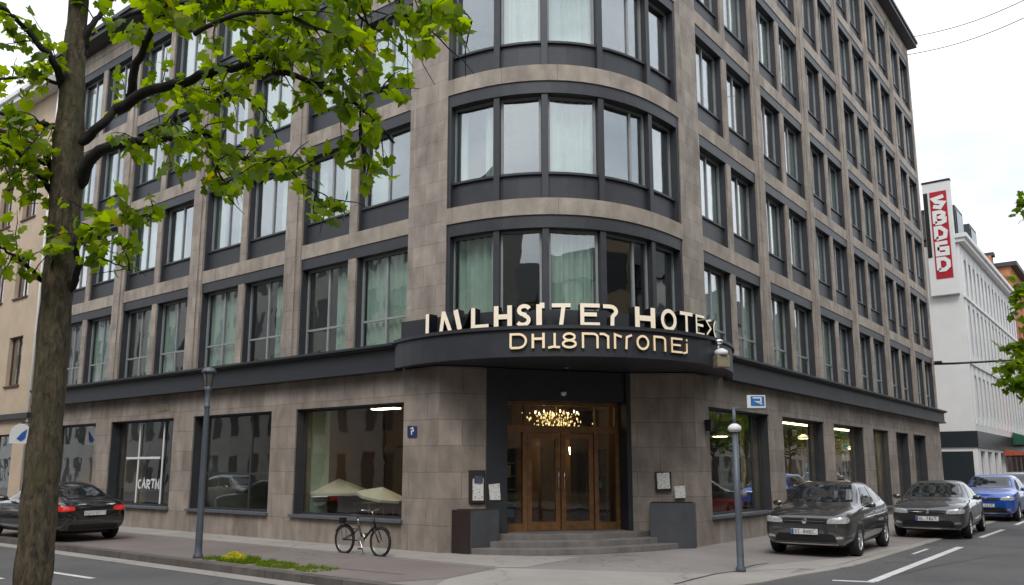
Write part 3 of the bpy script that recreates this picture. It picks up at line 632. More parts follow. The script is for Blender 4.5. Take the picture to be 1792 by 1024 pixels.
# ------------------------------------------------------------------ things fixed to the hotel and standing at its door
def quad_panel(name, px, p0, n, th, m, parent=None):
    """thin box whose front corners are where four measured pixels meet the plane it is mounted on"""
    q = [on_plane(x, y, p0, n) for x, y in px]; nn = Vector(n).normalized()
    if nn.dot(CAM-q[0]) < 0: nn = -nn
    f = [p+nn*th for p in q]; b = MB(); b.face(f, [(0, 1), (1, 1), (1, 0), (0, 0)]); b.face(q[::-1])
    for i in range(4): b.face([f[i], f[(i+1) % 4], q[(i+1) % 4], q[i]])
    return b.build(name, m, parent=parent)
def paper_mat(name, seed, img=False):
    m, t, b = newmat(name); L = t.links; b.inputs['Roughness'].default_value = .7
    uv = t.nodes.new('ShaderNodeUVMap'); mp_ = t.nodes.new('ShaderNodeMapping'); mp_.inputs['Scale'].default_value = (5, 14, 1); mp_.inputs['Location'].default_value = (seed, seed, 0); L.new(uv.outputs[0], mp_.inputs[0])
    n = t.nodes.new('ShaderNodeTexNoise'); n.inputs['Scale'].default_value = 1.0; n.inputs['Detail'].default_value = 3; L.new(mp_.outputs[0], n.inputs[0])
    r = t.nodes.new('ShaderNodeValToRGB'); r.color_ramp.elements[0].position = .38; r.color_ramp.elements[0].color = (.38, .37, .35, 1); r.color_ramp.elements[1].position = .47; r.color_ramp.elements[1].color = (.72, .71, .68, 1)
    L.new(n.outputs[0], r.inputs[0]); L.new(r.outputs[0], b.inputs['Base Color']); return m
M['paper'] = paper_mat('printed_paper', 1.3); M['paper2'] = paper_mat('printed_paper_two', 4.1)
WN = Vector((-.572, -.82, 0))
M['brownbox'] = mat('dark_brown_box', (.028, .018, .016), .5, var=.15); M['greybox'] = mat('slate_grey_box', (.065, .068, .078), .5, var=.15, scale=4)
M['photo_blue'] = mat('dark_blue_photo', (.06, .08, .12), .4, var=.6, scale=30)
pl = empty('planter_box', (.5, 3.05, 0), 0, 'low slate grey box with a brown side, left of the entrance steps', 'planter')
def local(b, name, m, root, **k):
    o = b.build(name, m, **k); o.parent = root; o.matrix_parent_inverse = Matrix.Translation(-Vector(root.location)); return o
b = MB(); b.prism([(.20, 2.98), (.84, 2.74), (.84, 3.07), (.24, 3.49)], .0, .88); local(b, 'box_body', M['greybox'], pl)
b = MB(); b.prism([(.17, 3.0), (.195, 2.99), (.235, 3.49), (.2, 3.5)], .0, .88); local(b, 'side_panel', M['brownbox'], pl)
b = MB(); b.prism([(.24, 3.02), (.80, 2.80), (.80, 3.05), (.27, 3.42)], .885, .90); local(b, 'soil', mat('dark_soil', (.04, .03, .02), .95, var=.4, scale=20), pl)
bd_l = empty('menu_board', (.35, 3.3, 1.0), 0, 'tall brown menu case with a small photo and printed sheet left of the door', 'menu board')
quad = lambda nm, px, off, th, m, r: (lambda o: (setattr(o, 'parent', r), setattr(o, 'matrix_parent_inverse', Matrix.Translation(-Vector(r.location)))))(quad_panel(nm, px, Vector((0, 3.72, 0))+WN*off, WN, th, m))
quad('case', [(820, 823), (849, 823), (849, 880), (820, 880)], .02, .04, M['brownbox'], bd_l)
quad('menu_sheet', [(827, 838), (846, 837), (846, 876), (827, 876)], .065, .006, M['paper'], bd_l); quad('photo', [(830, 833), (845, 833), (845, 846), (830, 846)], .075, .006, M['photo_blue'], bd_l)
nl = quad_panel('notice_sheet', [(855, 848), (874, 846), (876, 875), (857, 875)], Vector(DM(-.4, -.515, 0)), DN.to_3d(), .012, M['paper2']); tag(nl, 'white notice sheet on the dark door jamb left of the wooden doors', 'notice')
ped = empty('menu_pedestal', (4.2, .1, 0), 0, 'slate grey pedestal on the right of the steps under two printed sheets', 'pedestal')
b = MB(); b.prism([(3.62, .68), (4.02, .08), (4.26, -.10), (4.52, .0), (4.0, .86)], .0, .98); local(b, 'pedestal_body', M['greybox'], ped)
b = MB(); b.prism([(3.66, .68), (4.03, .12), (4.25, -.05), (4.46, .02), (4.0, .80)], .985, 1.0); local(b, 'pedestal_top', M['black'], ped)
RWN = Vector((-.77, -.63, 0))
mb_r = empty('menu_board', (4.1, .6, 1.3), 0, 'small dark plate holding a white printed sheet right of the door', 'menu board')
for nm, px, off, th, m in (('plate', [(1146, 826), (1174, 826), (1175, 860), (1147, 860)], .05, .03, M['black']), ('menu_sheet', [(1149, 828), (1171, 827), (1173, 855), (1151, 856)], .085, .006, M['paper'])):
    o = quad_panel(nm, px, Vector((4.66, 0, 0))+RWN*off, RWN, th, m); o.parent = mb_r; o.matrix_parent_inverse = Matrix.Translation(-Vector(mb_r.location))
nr = quad_panel('notice_sheet', [(1180, 851), (1198, 850), (1200, 871), (1181, 872)], Vector((4.66, 0, 0))+RWN*.10, RWN, .012, M['paper2']); tag(nr, 'small white notice sheet above the grey pedestal near the right corner', 'notice')
M['blueplate'] = mat('blue_enamel', (.02, .045, .14), .3, var=.1, coat=.5)
pq = empty('wall_plaque', (0, 4.5, 2.55), 0, 'small dark blue enamel plaque with a white mark on the left pier', 'plaque')
o = quad_panel('plate', [(714, 745), (730, 746), (730, 765), (714, 765)], (-.005, 0, 0), (1, 0, 0), .02, M['blueplate']); o.parent = pq; o.matrix_parent_inverse = Matrix.Translation(-Vector(pq.location))
b = MB(); stroke(b, [(-.04, .05), (.03, .07), (.05, .0), (-.01, .0), (.0, -.08)], .028, 0, .004, 0, 0); o = b.build('mark', M['white']); o.parent = pq; o.location = (-.032, .0, .0); o.rotation_euler = (0, 0, -PI/2)
wl = empty('wall_lantern', (5.2, 0, 2.74), 0, 'black box shaped wall lantern on the right pier', 'wall lamp')
b = MB(); b.box(-.07, .07, -.16, -.03, -.13, .10); b.box(-.09, .09, -.18, -.02, .10, .13); b.build('lantern_body', M['black'], parent=wl); b = MB(); b.box(-.04, .04, -.03, -.001, -.06, .06); b.build('bracket', M['black'], parent=wl)
fp = Vector(CM(s_at_px(1262, 4.2, -.16), -.16, 4.12)); fl = empty('floodlight', fp, R(-38), 'beige floodlight box with a pale top mounted at the right end of the canopy', 'floodlight')
M['beigebox'] = mat('beige_housing', (.27, .23, .15), .6, var=.25, scale=12)
b = MB(); b.box(-.15, .15, -.1, .12, -.24, .02); b.build('housing', M['beigebox'], parent=fl, bevel=.02); b = MB(); b.lathe([(.0, .0), (.15, .0), (.14, .09), (.06, .14), (0, .15)], (0, 0, .03), n=18); b.build('lamp_cap', M['white'], parent=fl, smooth=True)
b = MB(); b.tube([(-.02, .05, .1), (-.02, .12, .3), (0, .3, .34)], .03, 8); b.lathe([(0, 0), (.08, .01), (.1, .06), (.07, .11), (0, .12)], (-.02, .06, .27), n=16); b.build('bracket', M['chrome'], parent=fl, smooth=True)
vt = MB(); vt.box(14.55, 15.25, -.012, .01, 3.42, 3.62, LM)
for i in range(5): vt.box(14.58, 15.22, -.02, -.013, 3.44+i*.034, 3.46+i*.034, LM)
part(vt, 'wall_vent', M['beigebox'])

# ------------------------------------------------------------------ street furniture
M['polepaint'] = mat('blue_grey_pole_paint', (.10, .118, .14), .45, .2, .2, 5, .1, rvar=.1)
sp = Vector((-3.62, 6.75, 0)); L1 = empty('street_lamp', sp, 0, 'short grey lamp post with a small lantern head on the left kerb', 'street lamp')
b = MB(); b.lathe([(.10, 0), (.10, .05), (.075, .09), (.07, .3), (.06, 1.6), (.052, 2.9), (.052, 2.95), (.06, 2.96), (.06, 3.0), (.045, 3.02), (.05, 3.3), (.08, 3.38)], n=14); b.build('pole', M['polepaint'], parent=L1, smooth=True)
b = MB(); b.lathe([(.075, 3.38), (.115, 3.66), (.0, 3.66)], n=10); b.build('lantern_glass', mat('lantern_glass', (.12, .115, .1), .2, var=.1), parent=L1)
b = MB(); b.lathe([(.14, 3.66), (.15, 3.69), (.10, 3.76), (.0, 3.79)], n=14); b.build('cap', M['polepaint'], parent=L1, smooth=True)
b = MB()
for k in range(5): a = 2*PI*k/5; b.tube([(.078*math.cos(a), .078*math.sin(a), 3.38), (.118*math.cos(a), .118*math.sin(a), 3.66)], .009, 5)
b.build('lantern_ribs', M['black'], parent=L1)
q0 = Vector((.87, -2.54, 0)); S1 = empty('sign_post', q0, 0, 'blue grey street post with a white globe and a blue sign on a side arm', 'sign post')
b = MB(); b.lathe([(.085, 0), (.085, .06), (.062, .1), (.058, 1.0), (.052, 2.36), (.0, 2.36)], n=14); b.build('pole', M['polepaint'], parent=S1, smooth=True)
b = MB(); b.lathe([(.03, 2.36), (.03, 2.80), (0, 2.80)], n=10); b.build('upper_pole', M['polepaint'], parent=S1, smooth=True)
b = MB(); b.lathe([(.03, 2.37), (.09, 2.38), (.12, 2.42), (.11, 2.47), (.06, 2.51), (.031, 2.52)], n=18); b.build('globe', M['white'], parent=S1, smooth=True)
ad = Vector((.31, -.40, 0)).normalized(); aa = math.atan2(ad.y, ad.x)
b = MB(); b.box(.02, .56, -.02, .02, 2.755, 2.79); o = b.build('arm', M['polepaint'], parent=S1); o.rotation_euler = (0, 0, aa)
b = MB(); b.box(.24, .56, -.015, .015, 2.795, 3.02); o = b.build('sign_plate', M['white'], parent=S1); o.rotation_euler = (0, 0, aa); spn = o
b = MB(); b.box(.30, .54, -.02, -.0155, 2.83, 3.0); o2 = b.build('blue_panel', mat('blue_sign', (.03, .16, .45), .4, var=.1), parent=spn)
b = MB(); stroke(b, [(.34, 2.97), (.48, 2.97), (.48, 2.90), (.37, 2.91), (.50, 2.86)], .022, -.024, -.021, 0, 0); b.build('mark', M['white'], parent=spn)

# bicycle
def bicycle(loc, rz):
    r = empty('bicycle', loc, rz, 'small wheeled black bicycle leaning by the large left shop window', 'bicycle'); wr = .275; wx = .54
    M['spoke'] = mat('spoke_steel', (.45, .45, .46), .35, .8, 0)
    for sx in (-wx, wx):
        b = MB(); n = 32
        for i in range(n):
            pass
        b.tube([(sx+wr*math.cos(2*PI*i/n), 0, wr+.0+wr*math.sin(2*PI*i/n)) for i in range(n+1)], .030, 8, False); wo_ = b.build('wheel', M['tyre'], parent=r, smooth=True)
        b = MB(); b.tube([(sx+(wr-.03)*math.cos(2*PI*i/n), 0, wr+(wr-.03)*math.sin(2*PI*i/n)) for i in range(n+1)], .01, 6, False); b.build('rim', M['steel'], parent=wo_, smooth=True)
        b = MB()
        for i in range(20):
            a = 2*PI*i/20; a2 = a+(.35 if i % 2 else -.35); s = .02 if i % 4 < 2 else -.02
            b.tube([(sx+.02*math.cos(a2), s, wr+.02*math.sin(a2)), (sx+(wr-.03)*math.cos(a), 0, wr+(wr-.03)*math.sin(a))], .0022, 4, False)
        b.build('spokes', M['spoke'], parent=wo_); b = MB(); b.lathe([(0, -.035), (.022, -.03), (.022, .03), (0, .035)], (sx, 0, wr), 'y', 10); b.build('hub', M['steel'], parent=wo_)
    b = MB(); bb = (.02, 0, .27); st_ = (-.14, 0, .60); ht = (.36, 0, .64)
    b.tube([(.38, 0, .56), (.30, 0, .80)], .022, 8); b.tube([(.365, 0, .60), bb], .024, 8); b.tube([bb, (-.12, 0, .58)], .02, 8); b.tube([(-.09, 0, .50), (-.30, 0, .50), (-.5, .0, .58)], .012, 6)
    for s in (-.05, .05): b.tube([bb, (-wx, s, wr)], .011, 6); b.tube([(-.11, 0, .5), (-wx, s, wr)], .010, 6); b.tube([(.385, 0, .56), (.42, s, .5), (wx, s, wr)], .012, 6)
    b.build('frame', M['black'], parent=r, smooth=True)
    b = MB(); b.tube([(-.11, 0, .55), (-.16, 0, .76)], .013, 8); b.build('seat_post', M['steel'], parent=r, smooth=True)
    b = MB(); b.v = []; 
    for i in range(9):
        t = i/8; x = -.30+.27*t; wd_ = .075*(1-t)**.7+.022
        for j in range(7):
            a = PI*j/6; b.v.append((x, wd_*math.cos(a), .765+.03*math.sin(a)+.02*(1-t)))
    for i in range(8):
        for j in range(6): b.f.append((i*7+j, i*7+j+1, (i+1)*7+j+1, (i+1)*7+j)); b.uv.append([(0, 0)]*4); b.mi.append(0)
    b.f.append(tuple(range(7))); b.uv.append([(0, 0)]*7); b.mi.append(0); b.build('saddle', M['black'], parent=r, smooth=True)
    b = MB(); b.tube([(.30, 0, .80), (.27, 0, .88)], .014, 8); b.tube([(.22, -.27, .90), (.26, -.18, .90), (.28, 0, .88), (.26, .18, .90), (.22, .27, .90)], .011, 8); b.build('handlebar', M['steel'], parent=r, smooth=True)
    for s in (-1, 1): b = MB(); b.tube([(.225, s*.26, .90), (.17, s*.30, .905)], .017, 8); b.build('grip', M['black'], parent=r, smooth=True)
    b = MB(); b.box(-.66, -.28, -.06, .06, .60, .615); b.tube([(-.6, .06, .6), (-wx, .06, wr)], .006, 5); b.tube([(-.6, -.06, .6), (-wx, -.06, wr)], .006, 5); b.box(-.68, -.56, -.05, .05, .62, .72); b.build('rear_rack', M['black'], parent=r)
    b = MB()
    for sx, a0, a1 in ((-wx, 20, 150), (wx, 35, 140)):
        pts = arcp(sx, wr, wr+.035, wr+.035, a0, a1, 12)
        for i in range(12):
            p, q = pts[i], pts[i+1]; b.face([(p[0], -.03, p[1]), (q[0], -.03, q[1]), (q[0], .03, q[1]), (p[0], .03, p[1])])
    b.build('mudguard', M['black'], parent=r)
    b = MB(); b.lathe([(0, -.062), (.09, -.06), (.09, -.055), (0, -.055)], (.02, 0, .27), 'y', 20); b.tube([(.10, -.15, .13), (.10, -.085, .14), (.02, -.075, .27), (.02, .075, .27), (-.06, .085, .40), (-.06, .15, .40)], .011, 6); cs_ = b.build('crankset', M['spoke'], parent=r)
    for q in ((.10, -.14, .13), (-.06, .14, .40)): b = MB(); b.box(q[0]-.045, q[0]+.045, q[1]-.035, q[1]+.035, q[2]-.012, q[2]+.012); b.build('pedal', M['black'], parent=cs_)
    b = MB(); b.tube([(-.1, .05, .27), (-.14, .16, .01)], .008, 6); b.build('kickstand', M['black'], parent=r)
bicycle((-1.18, 4.72, .004), -PI/2)

# ------------------------------------------------------------------ buildings beyond the hotel
M['cream'] = mat('cream_render_wall', (.56, .44, .32), .85, var=.1, scale=1.2, bump=.1)
M['whitewall'] = mat('white_render_wall', (.74, .74, .73), .85, var=.05, scale=.8, bump=.08)
M['brownframe'] = mat('brown_window_frame', (.10, .055, .04), .6)
M['orangebrick'] = stone_mat('orange_brick', (.42, .15, .07), (.50, .19, .09), (.35, .2, .12), .25, .075, rough=.9)
M['darkpanel'] = mat('dark_teal_shop_panel', (.014, .022, .026), .4, var=.15)
M['slate'] = mat('slate_roof', (.045, .048, .052), .55, var=.2, scale=5)
M['farglass'] = mat('far_window_glass', (.05, .06, .07), .08, var=.4, scale=.5, spec=.9)
bg1 = empty('cream_building', (0, 24, 0), 0, 'cream plastered building with brown windows beside the left end of the hotel', 'building')
b = MB()
wins = [(2.6, 4.3, 1.5), ] 
def wall_with_holes(b, mp, s0, s1, z0, z1, holes, th=.4):
    """holes: list of (sa, sb, za, zb) on a regular grid"""
    ss = sorted({s0, s1} | {h[0] for h in holes} | {h[1] for h in holes}); zz = sorted({z0, z1} | {h[2] for h in holes} | {h[3] for h in holes})
    for i in range(len(ss)-1):
        run = None
        for j in range(len(zz)-1):
            sm, zm = (ss[i]+ss[i+1])/2, (zz[j]+zz[j+1])/2; hole = any(h[0] < sm < h[1] and h[2] < zm < h[3] for h in holes)
            if not hole: run = run if run is not None else zz[j]
            if hole and run is not None: b.box(ss[i], ss[i+1], 0, th, run, zz[j], mp); run = None
        if run is not None: b.box(ss[i], ss[i+1], 0, th, run, z1, mp)
rowz = [(4.85, 6.75), (8.3, 10.1), (11.5, 13.3), (14.0, 15.5)]; cols = [25.35 + 2.35*i for i in range(12)]
holes = [(c, c+1.25, z0, z1) for c in cols for z0, z1 in rowz] + [(25.4 + 4.4*i, 28.6 + 4.4*i, .5, 3.0) for i in range(6)]
wall_with_holes(b, LM, 24.0, 55, 0, 16.4, holes); b.box(.4, 10, 24.0, 24.3, 0, 16.4); b.build('wall', M['cream'], parent=bg1)
bg1c = [c for c in bpy.data.objects if c.parent == bg1]
for c in bg1c: c.location = -Vector(bg1.location)
def bpart(root, b, name, m, **k):
    o = b.build(name, m, **k); o.parent = root; o.location = -Vector(root.location); return o
b = MB(); b.box(23.9, 55, -.6, .4, 16.4, 16.62, LM); b.box(23.9, 55, -.7, .5, 16.62, 16.8, LM); b.box(.5, 10, 24, 55, 16.4, 16.7); bpart(bg1, b, 'eaves', M['white'])
b = MB(); b.box(24.0, 55, -.15, .02, 3.55, 3.75, LM); bpart(bg1, b, 'shop_cornice', M['metal'])
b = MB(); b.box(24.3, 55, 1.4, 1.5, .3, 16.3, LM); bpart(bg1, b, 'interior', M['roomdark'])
b = MB(); b.tube([(-.06, 24.12, 0), (-.06, 24.12, 16.4)], .05, 8); bpart(bg1, b, 'downpipe', M['white'], smooth=True)
for h in holes:
    if h[0] > 38: continue
    a, e, z0, z1 = h; f = MB(); t = .06
    f.box(a, e, .14, .2, z0, z0+t, LM); f.box(a, e, .14, .2, z1-t, z1, LM); f.box(a, a+t, .14, .2, z0+t, z1-t, LM); f.box(e-t, e, .14, .2, z0+t, z1-t, LM); m_ = (a+e)/2; f.box(m_-.03, m_+.03, .138, .198, z0+t, z1-t, LM)
    f.box(a-.05, e+.05, -.06, .13, z0-.06, z0-.002, LM)
    o = bpart(bg1, f, 'window', M['brownframe']); p = MB(); p.box(a+.03, e-.03, .166, .174, z0+.03, z1-.03, LM); p.build('pane', M['glass'], parent=o)
hs_ = empty('hanging_sign', on_plane(36, 762, (-.9, 0, 0), (1, 0, 0)), 0, 'white rounded hanging sign with a blue drop on the cream shop front', 'sign')
b = MB(); pts = arcp(0, 0, .33, .40, 0, 180, 14); poly = [(x, z) for x, z in pts] + [(-.33, -.28), (.33, -.28)]
b.face([(x, -.06, z) for x, z in poly]); b.face([(x, .06, z) for x, z in poly[::-1]])
for i in range(len(poly)):
    p, q = poly[i], poly[(i+1) % len(poly)]; b.face([(p[0], -.06, p[1]), (q[0], -.06, q[1]), (q[0], .06, q[1]), (p[0], .06, p[1])])
o = b.build('sign_box', M['white'], parent=hs_); o.rotation_euler = (0, 0, R(-20))
b = MB(); poly = [(-.12, -.12), (.02, -.2), (.14, -.1), (.18, .22), (.02, .08)]
b.face([(x, -.075, z) for x, z in poly]); b.face([(x, -.061, z) for x, z in poly[::-1]]); o = b.build('blue_drop', mat('blue_sign_face', (.02, .12, .42), .4), parent=hs_); o.rotation_euler = (0, 0, R(-20))
b = MB(); b.tube([(0, 0, .42), (.85, .0, .5)], .02, 6); b.build('bracket', M['black'], parent=hs_)

# white building across the side street
WX = 42.0; WE = 66.0
bg2 = empty('white_building', (WX, 0, 0), 0, 'tall white building with narrow windows and a dark mansard roof at the far right', 'building')
rows = [(4.7, 7.3), (8.5, 11.6), (12.2, 14.5)]; cols = [WX+1.3+1.52*i for i in range(15)]
holes = [(c, c+.62, z0, z1) for c in cols for z0, z1 in rows] + [(WX+1.0+2.6*i, WX+2.7+2.6*i, .2, 2.75) for i in range(8)]
b = MB(); wall_with_holes(b, RM, WX, WE, 0, 15.3, holes); b.box(WX, WX+.3, .4, 12, 0, 15.3); b.box(WE-.3, WE, .4, 12, 0, 15.3); bpart(bg2, b, 'wall', M['whitewall'])
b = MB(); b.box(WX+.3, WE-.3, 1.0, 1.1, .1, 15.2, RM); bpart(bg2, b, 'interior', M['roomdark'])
b = MB(); b.box(WX-.2, WE, -.35, .3, 15.3, 15.55, RM); b.box(WX-.3, WE, -.5, .3, 15.55, 15.8, RM)
for z in (7.85, 11.9): b.box(WX-.02, WE, -.10, -.001, z, z+.14, RM)
bpart(bg2, b, 'cornice', M['white'])
b = MB()
for i in range(16): x = WX+.35+1.52*i; b.box(x, x+.4, -.04, -.001, 4.3, 7.8, RM); b.box(x, x+.4, -.04, -.001, 8.1, 11.85, RM); b.box(x, x+.4, -.04, -.001, 12.1, 14.9, RM)
bpart(bg2, b, 'pilasters', M['white'])
b = MB(); b.box(WX-.06, WE, -.08, -.001, 2.95, 3.9, RM); b.box(WX-.08, WX-.001, .0, 12, 2.95, 3.9); b.box(WX-.05, WX-.001, .25, 12, .15, 2.72); bpart(bg2, b, 'shop_fascia', M['darkpanel'])
for h in holes[-8:]:
    f = MB(); f.box(h[0], h[1], .2, .26, h[2], h[3], RM); bpart(bg2, f, 'shop_window', M['farglass'])
for h in holes[:-8]:
    f = MB(); a, e, z0, z1 = h; f.box(a, e, .16, .2, z0, z1, RM); o = bpart(bg2, f, 'window', M['farglass']); f = MB(); f.box(a, e, .12, .155, (z0+z1)/2-.03, (z0+z1)/2+.03, RM); f.box((a+e)/2-.02, (a+e)/2+.02, .125, .15, z0, z1, RM); f.build('frame', M['white'], parent=o)
def ridge(b, x0, x1, y0, y1, z0, ins, z1):
    p = [(x0, y0, z0), (x1, y0, z0), (x1, y1, z0), (x0, y1, z0)]; q = [(x0+ins, y0+ins, z1), (x1-ins, y0+ins, z1), (x1-ins, y1-ins, z1), (x0+ins, y1-ins, z1)]
    b.face(q)
    for i in range(4): j = (i+1) % 4; b.face([p[i], p[j], q[j], q[i]])
b = MB(); ridge(b, WX, WX+13.5, .2, 12, 15.8, 1.4, 17.8); rf = bpart(bg2, b, 'roof', M['slate'])
for x in (WX+1.4, WX+6.5):
    b = MB(); b.box(x, x+2.6, .25, 3, 16.0, 18.1); b.build('dormer', M['slate'], parent=rf); b = MB(); b.box(x+.25, x+2.35, .2, .26, 16.3, 17.8); b.build('dormer_window', M['farglass'], parent=rf)
b = MB(); b.tube([(WX+.4, 1.6, 17), (WX+.4, 1.6, 18.9), (WX+1.4, 1.5, 19.4), (WX+2.0, 1.4, 18.7)], .22, 10); b.build('chimney_pipe', M['steel'], parent=rf, smooth=True)
_o = on_plane(1738, 452, (0, 1.3, 0), (0, 1, 0)); b = MB(); b.box(_o.x, WE-.1, 1.3, 11, 15.56, _o.z); bpart(bg2, b, 'rooftop_storey', M['orangebrick']); b = MB(); b.box(_o.x-.2, WE, 1.1, 11.2, _o.z+.002, _o.z+.3); bpart(bg2, b, 'rooftop_cap', M['slate'])
# vertical red sign on its gable
vs = empty('vertical_sign', (WX-.5, .9, 12), 0, 'tall white box sign with five white letters on a red panel', 'sign')
gp = (WX-.35, 0, 0)
def gpt(x, y): p = on_plane(x, y, gp, (1, 0, 0)); return p.y, p.z
y0, zt_ = gpt(1613, 324); y1, zb_ = gpt(1679, 513)
b = MB(); b.box(gp[0], WX-.02, y1, y0, zb_, zt_); bpart(vs, b, 'sign_box', M['whitewall'], bevel=.02)
b = MB(); b.box(gp[0]-.03, WX-.02, y1-.03, y0+.03, zt_+.002, zt_+.12); bpart(vs, b, 'top_cap', M['black'])
ry0, rz1 = gpt(1626, 338); ry1, rz0 = gpt(1669, 485)
b = MB(); b.box(gp[0]-.03, gp[0]-.001, ry1, ry0, rz0, rz1); bpart(vs, b, 'red_panel', mat('red_sign_face', (.42, .012, .025), .4, var=.06))
b = MB(); b.box(gp[0]-.03, gp[0]-.001, y0-.26, y0-.02, zb_+2.4, rz1); bpart(vs, b, 'black_strip', M['black'])
lh = (rz1-rz0)/5.6; lwd = (ry0-ry1)*.72
VG = [[[(.95, .95), (.1, .8), (.3, .55), (.9, .4), (.6, .05), (.05, .2)]], G['B'], [[(.1, .05), (.1, .95), (.5, .95), (.9, .6), (.8, .15), (.1, .05)]], [[(.95, .95), (.1, .95), (.1, .05), (.9, .05), (.9, .5), (.1, .5)]], [[(.1, .05), (.1, .95), (.6, .95), (.9, .7), (.9, .3), (.6, .05), (.1, .05)]]]
for i in range(5):
    b = MB()
    for k, stx in enumerate(VG[i]): stroke(b, [(x*lwd, z*lh*.78) for x, z in stx], .23, -.03-.002*k, 0, 0, 0)
    o = b.build('letter', M['white']); o.parent = vs; o.location = Vector((gp[0]-.032, (ry0+ry1)/2+lwd/2, rz1-lh*(i+1)-.1))-Vector(vs.location); o.rotation_euler = (0, 0, -PI/2)
# next houses down the street
bg3 = empty('orange_brick_building', (66.2, 0, 0), 0, 'orange brick building rising behind the end of the white one', 'building')
holes = [(67.4+3*i, 68.8+3*i, z0, z0+1.8) for i in range(8) for z0 in (4.6, 8.2, 11.8, 15.2)]
b = MB(); wall_with_holes(b, RM, 66.3, 92, 0, 18.6, holes); b.box(66.3, 66.6, .4, 10, 0, 18.6); bpart(bg3, b, 'wall', M['orangebrick']); b = MB(); b.box(66.6, 92, .3, .35, .1, 18.5, RM); bpart(bg3, b, 'window', M['farglass']); b = MB(); b.box(66.1, 92, -.5, 10, 18.6, 18.95, RM); bpart(bg3, b, 'roof', M['slate'])
bg4 = empty('sand_building', (92.5, 0, 0), 0, 'sand coloured building closing the view down the right street', 'building')
holes = [(94+2.8*i, 95.3+2.8*i, z0, z0+1.8) for i in range(14) for z0 in (4.6, 8.0, 11.4)]
b = MB(); wall_with_holes(b, RM, 92.5, 140, 0, 14.6, holes); bpart(bg4, b, 'wall', M['cream']); b = MB(); b.box(92.6, 140, .3, .35, .1, 14.5, RM); bpart(bg4, b, 'window', M['farglass']); b = MB(); b.box(92.4, 140, -.5, 8, 14.6, 14.9, RM); bpart(bg4, b, 'roof', M['slate'])
# awnings
def awning(x0, x1, z, dep, m, label, drop=.7):
    r = empty('awning', ((x0+x1)/2, 0, z), 0, label, 'awning'); b = MB()
    b.face([(x0, -.1, z), (x1, -.1, z), (x1, -dep, z-drop), (x0, -dep, z-drop)]); b.face([(x0, -.1, z-.03), (x0, -dep, z-drop-.03), (x1, -dep, z-drop-.03), (x1, -.1, z-.03)])
    n = int((x1-x0)/.3)
    for i in range(n): a = x0+(x1-x0)*i/n; e = x0+(x1-x0)*(i+1)/n; b.face([(a, -dep, z-drop), (e, -dep, z-drop), (e, -dep-.01, z-drop-.25), ((a+e)/2, -dep-.01, z-drop-.3), (a, -dep-.01, z-drop-.25)])
    for x in (x0, x1): b.face([(x, -.1, z), (x, -dep, z-drop), (x, -.1, z-drop)])
    bpart(r, b, 'canvas', m, recalc=False); b = MB(); b.tube([(x0+.1, -.1, z-drop-.1), (x0+.1, -dep, z-drop-.04)], .03, 6); b.tube([(x1-.1, -.1, z-drop-.1), (x1-.1, -dep, z-drop-.04)], .03, 6); bpart(r, b, 'arms', M['black'])
awning(56.5, 63.5, 4.3, 2.2, mat('green_canvas', (.012, .10, .06), .8), 'dark green awning at the far end of the white building', .9)
awning(52, 62, 2.95, 3.0, mat('orange_canvas', (.50, .09, .03), .8), 'orange red awning low over the far shop fronts', .35)
awning(70, 80, 6.2, 2.5, mat('coral_canvas', (.55, .12, .08), .8), 'coral awning on the orange brick building', .6)
# bracket arm and wires
ba = empty('bracket_arm', (REND, .0, 6.84), 0, 'dark arm reaching out from the end of the hotel over the street', 'bracket arm')
b = MB(); b.tube([(REND+.0, .05, 6.84), (REND+.05, -.8, 6.80), (REND+.05, -3.4, 6.76)], [.06, .055, .045], 8); bpart(ba, b, 'arm', M['black'], smooth=True)
b = MB(); b.box(REND-.05, REND+.12, -.35, -.02, 6.86, 6.96); bpart(ba, b, 'clamp', M['black'])
b = MB(); b.lathe([(0, 0), (.16, .02), (.24, .12), (.1, .2), (0, .2)], (REND+.05, -3.5, 6.5), n=14); b.tube([(REND+.05, -3.5, 6.7), (REND+.05, -3.42, 6.78)], .03, 6); bpart(ba, b, 'lamp_head', M['white'], smooth=True)
for (xa, ya), (xb, yb), lab in (((1583, 97), (1850, 4), 'thin overhead wire running from the roof corner of the hotel to the right'), ((1590, 66), (1850, -28), 'higher fainter overhead wire above the right street')):
    p, q = on_plane(xa, ya, (REND, 0, 0), (1, 0, 0)), at_dist(xb, yb, 34); b = MB(); b.tube([p+(q-p)*(i/12)-Vector((0, 0, 1.0*math.sin(PI*i/12)*.35)) for i in range(13)], .021, 5); tag(b.build('overhead_wire', M['kerbdark']), lab, 'wire')

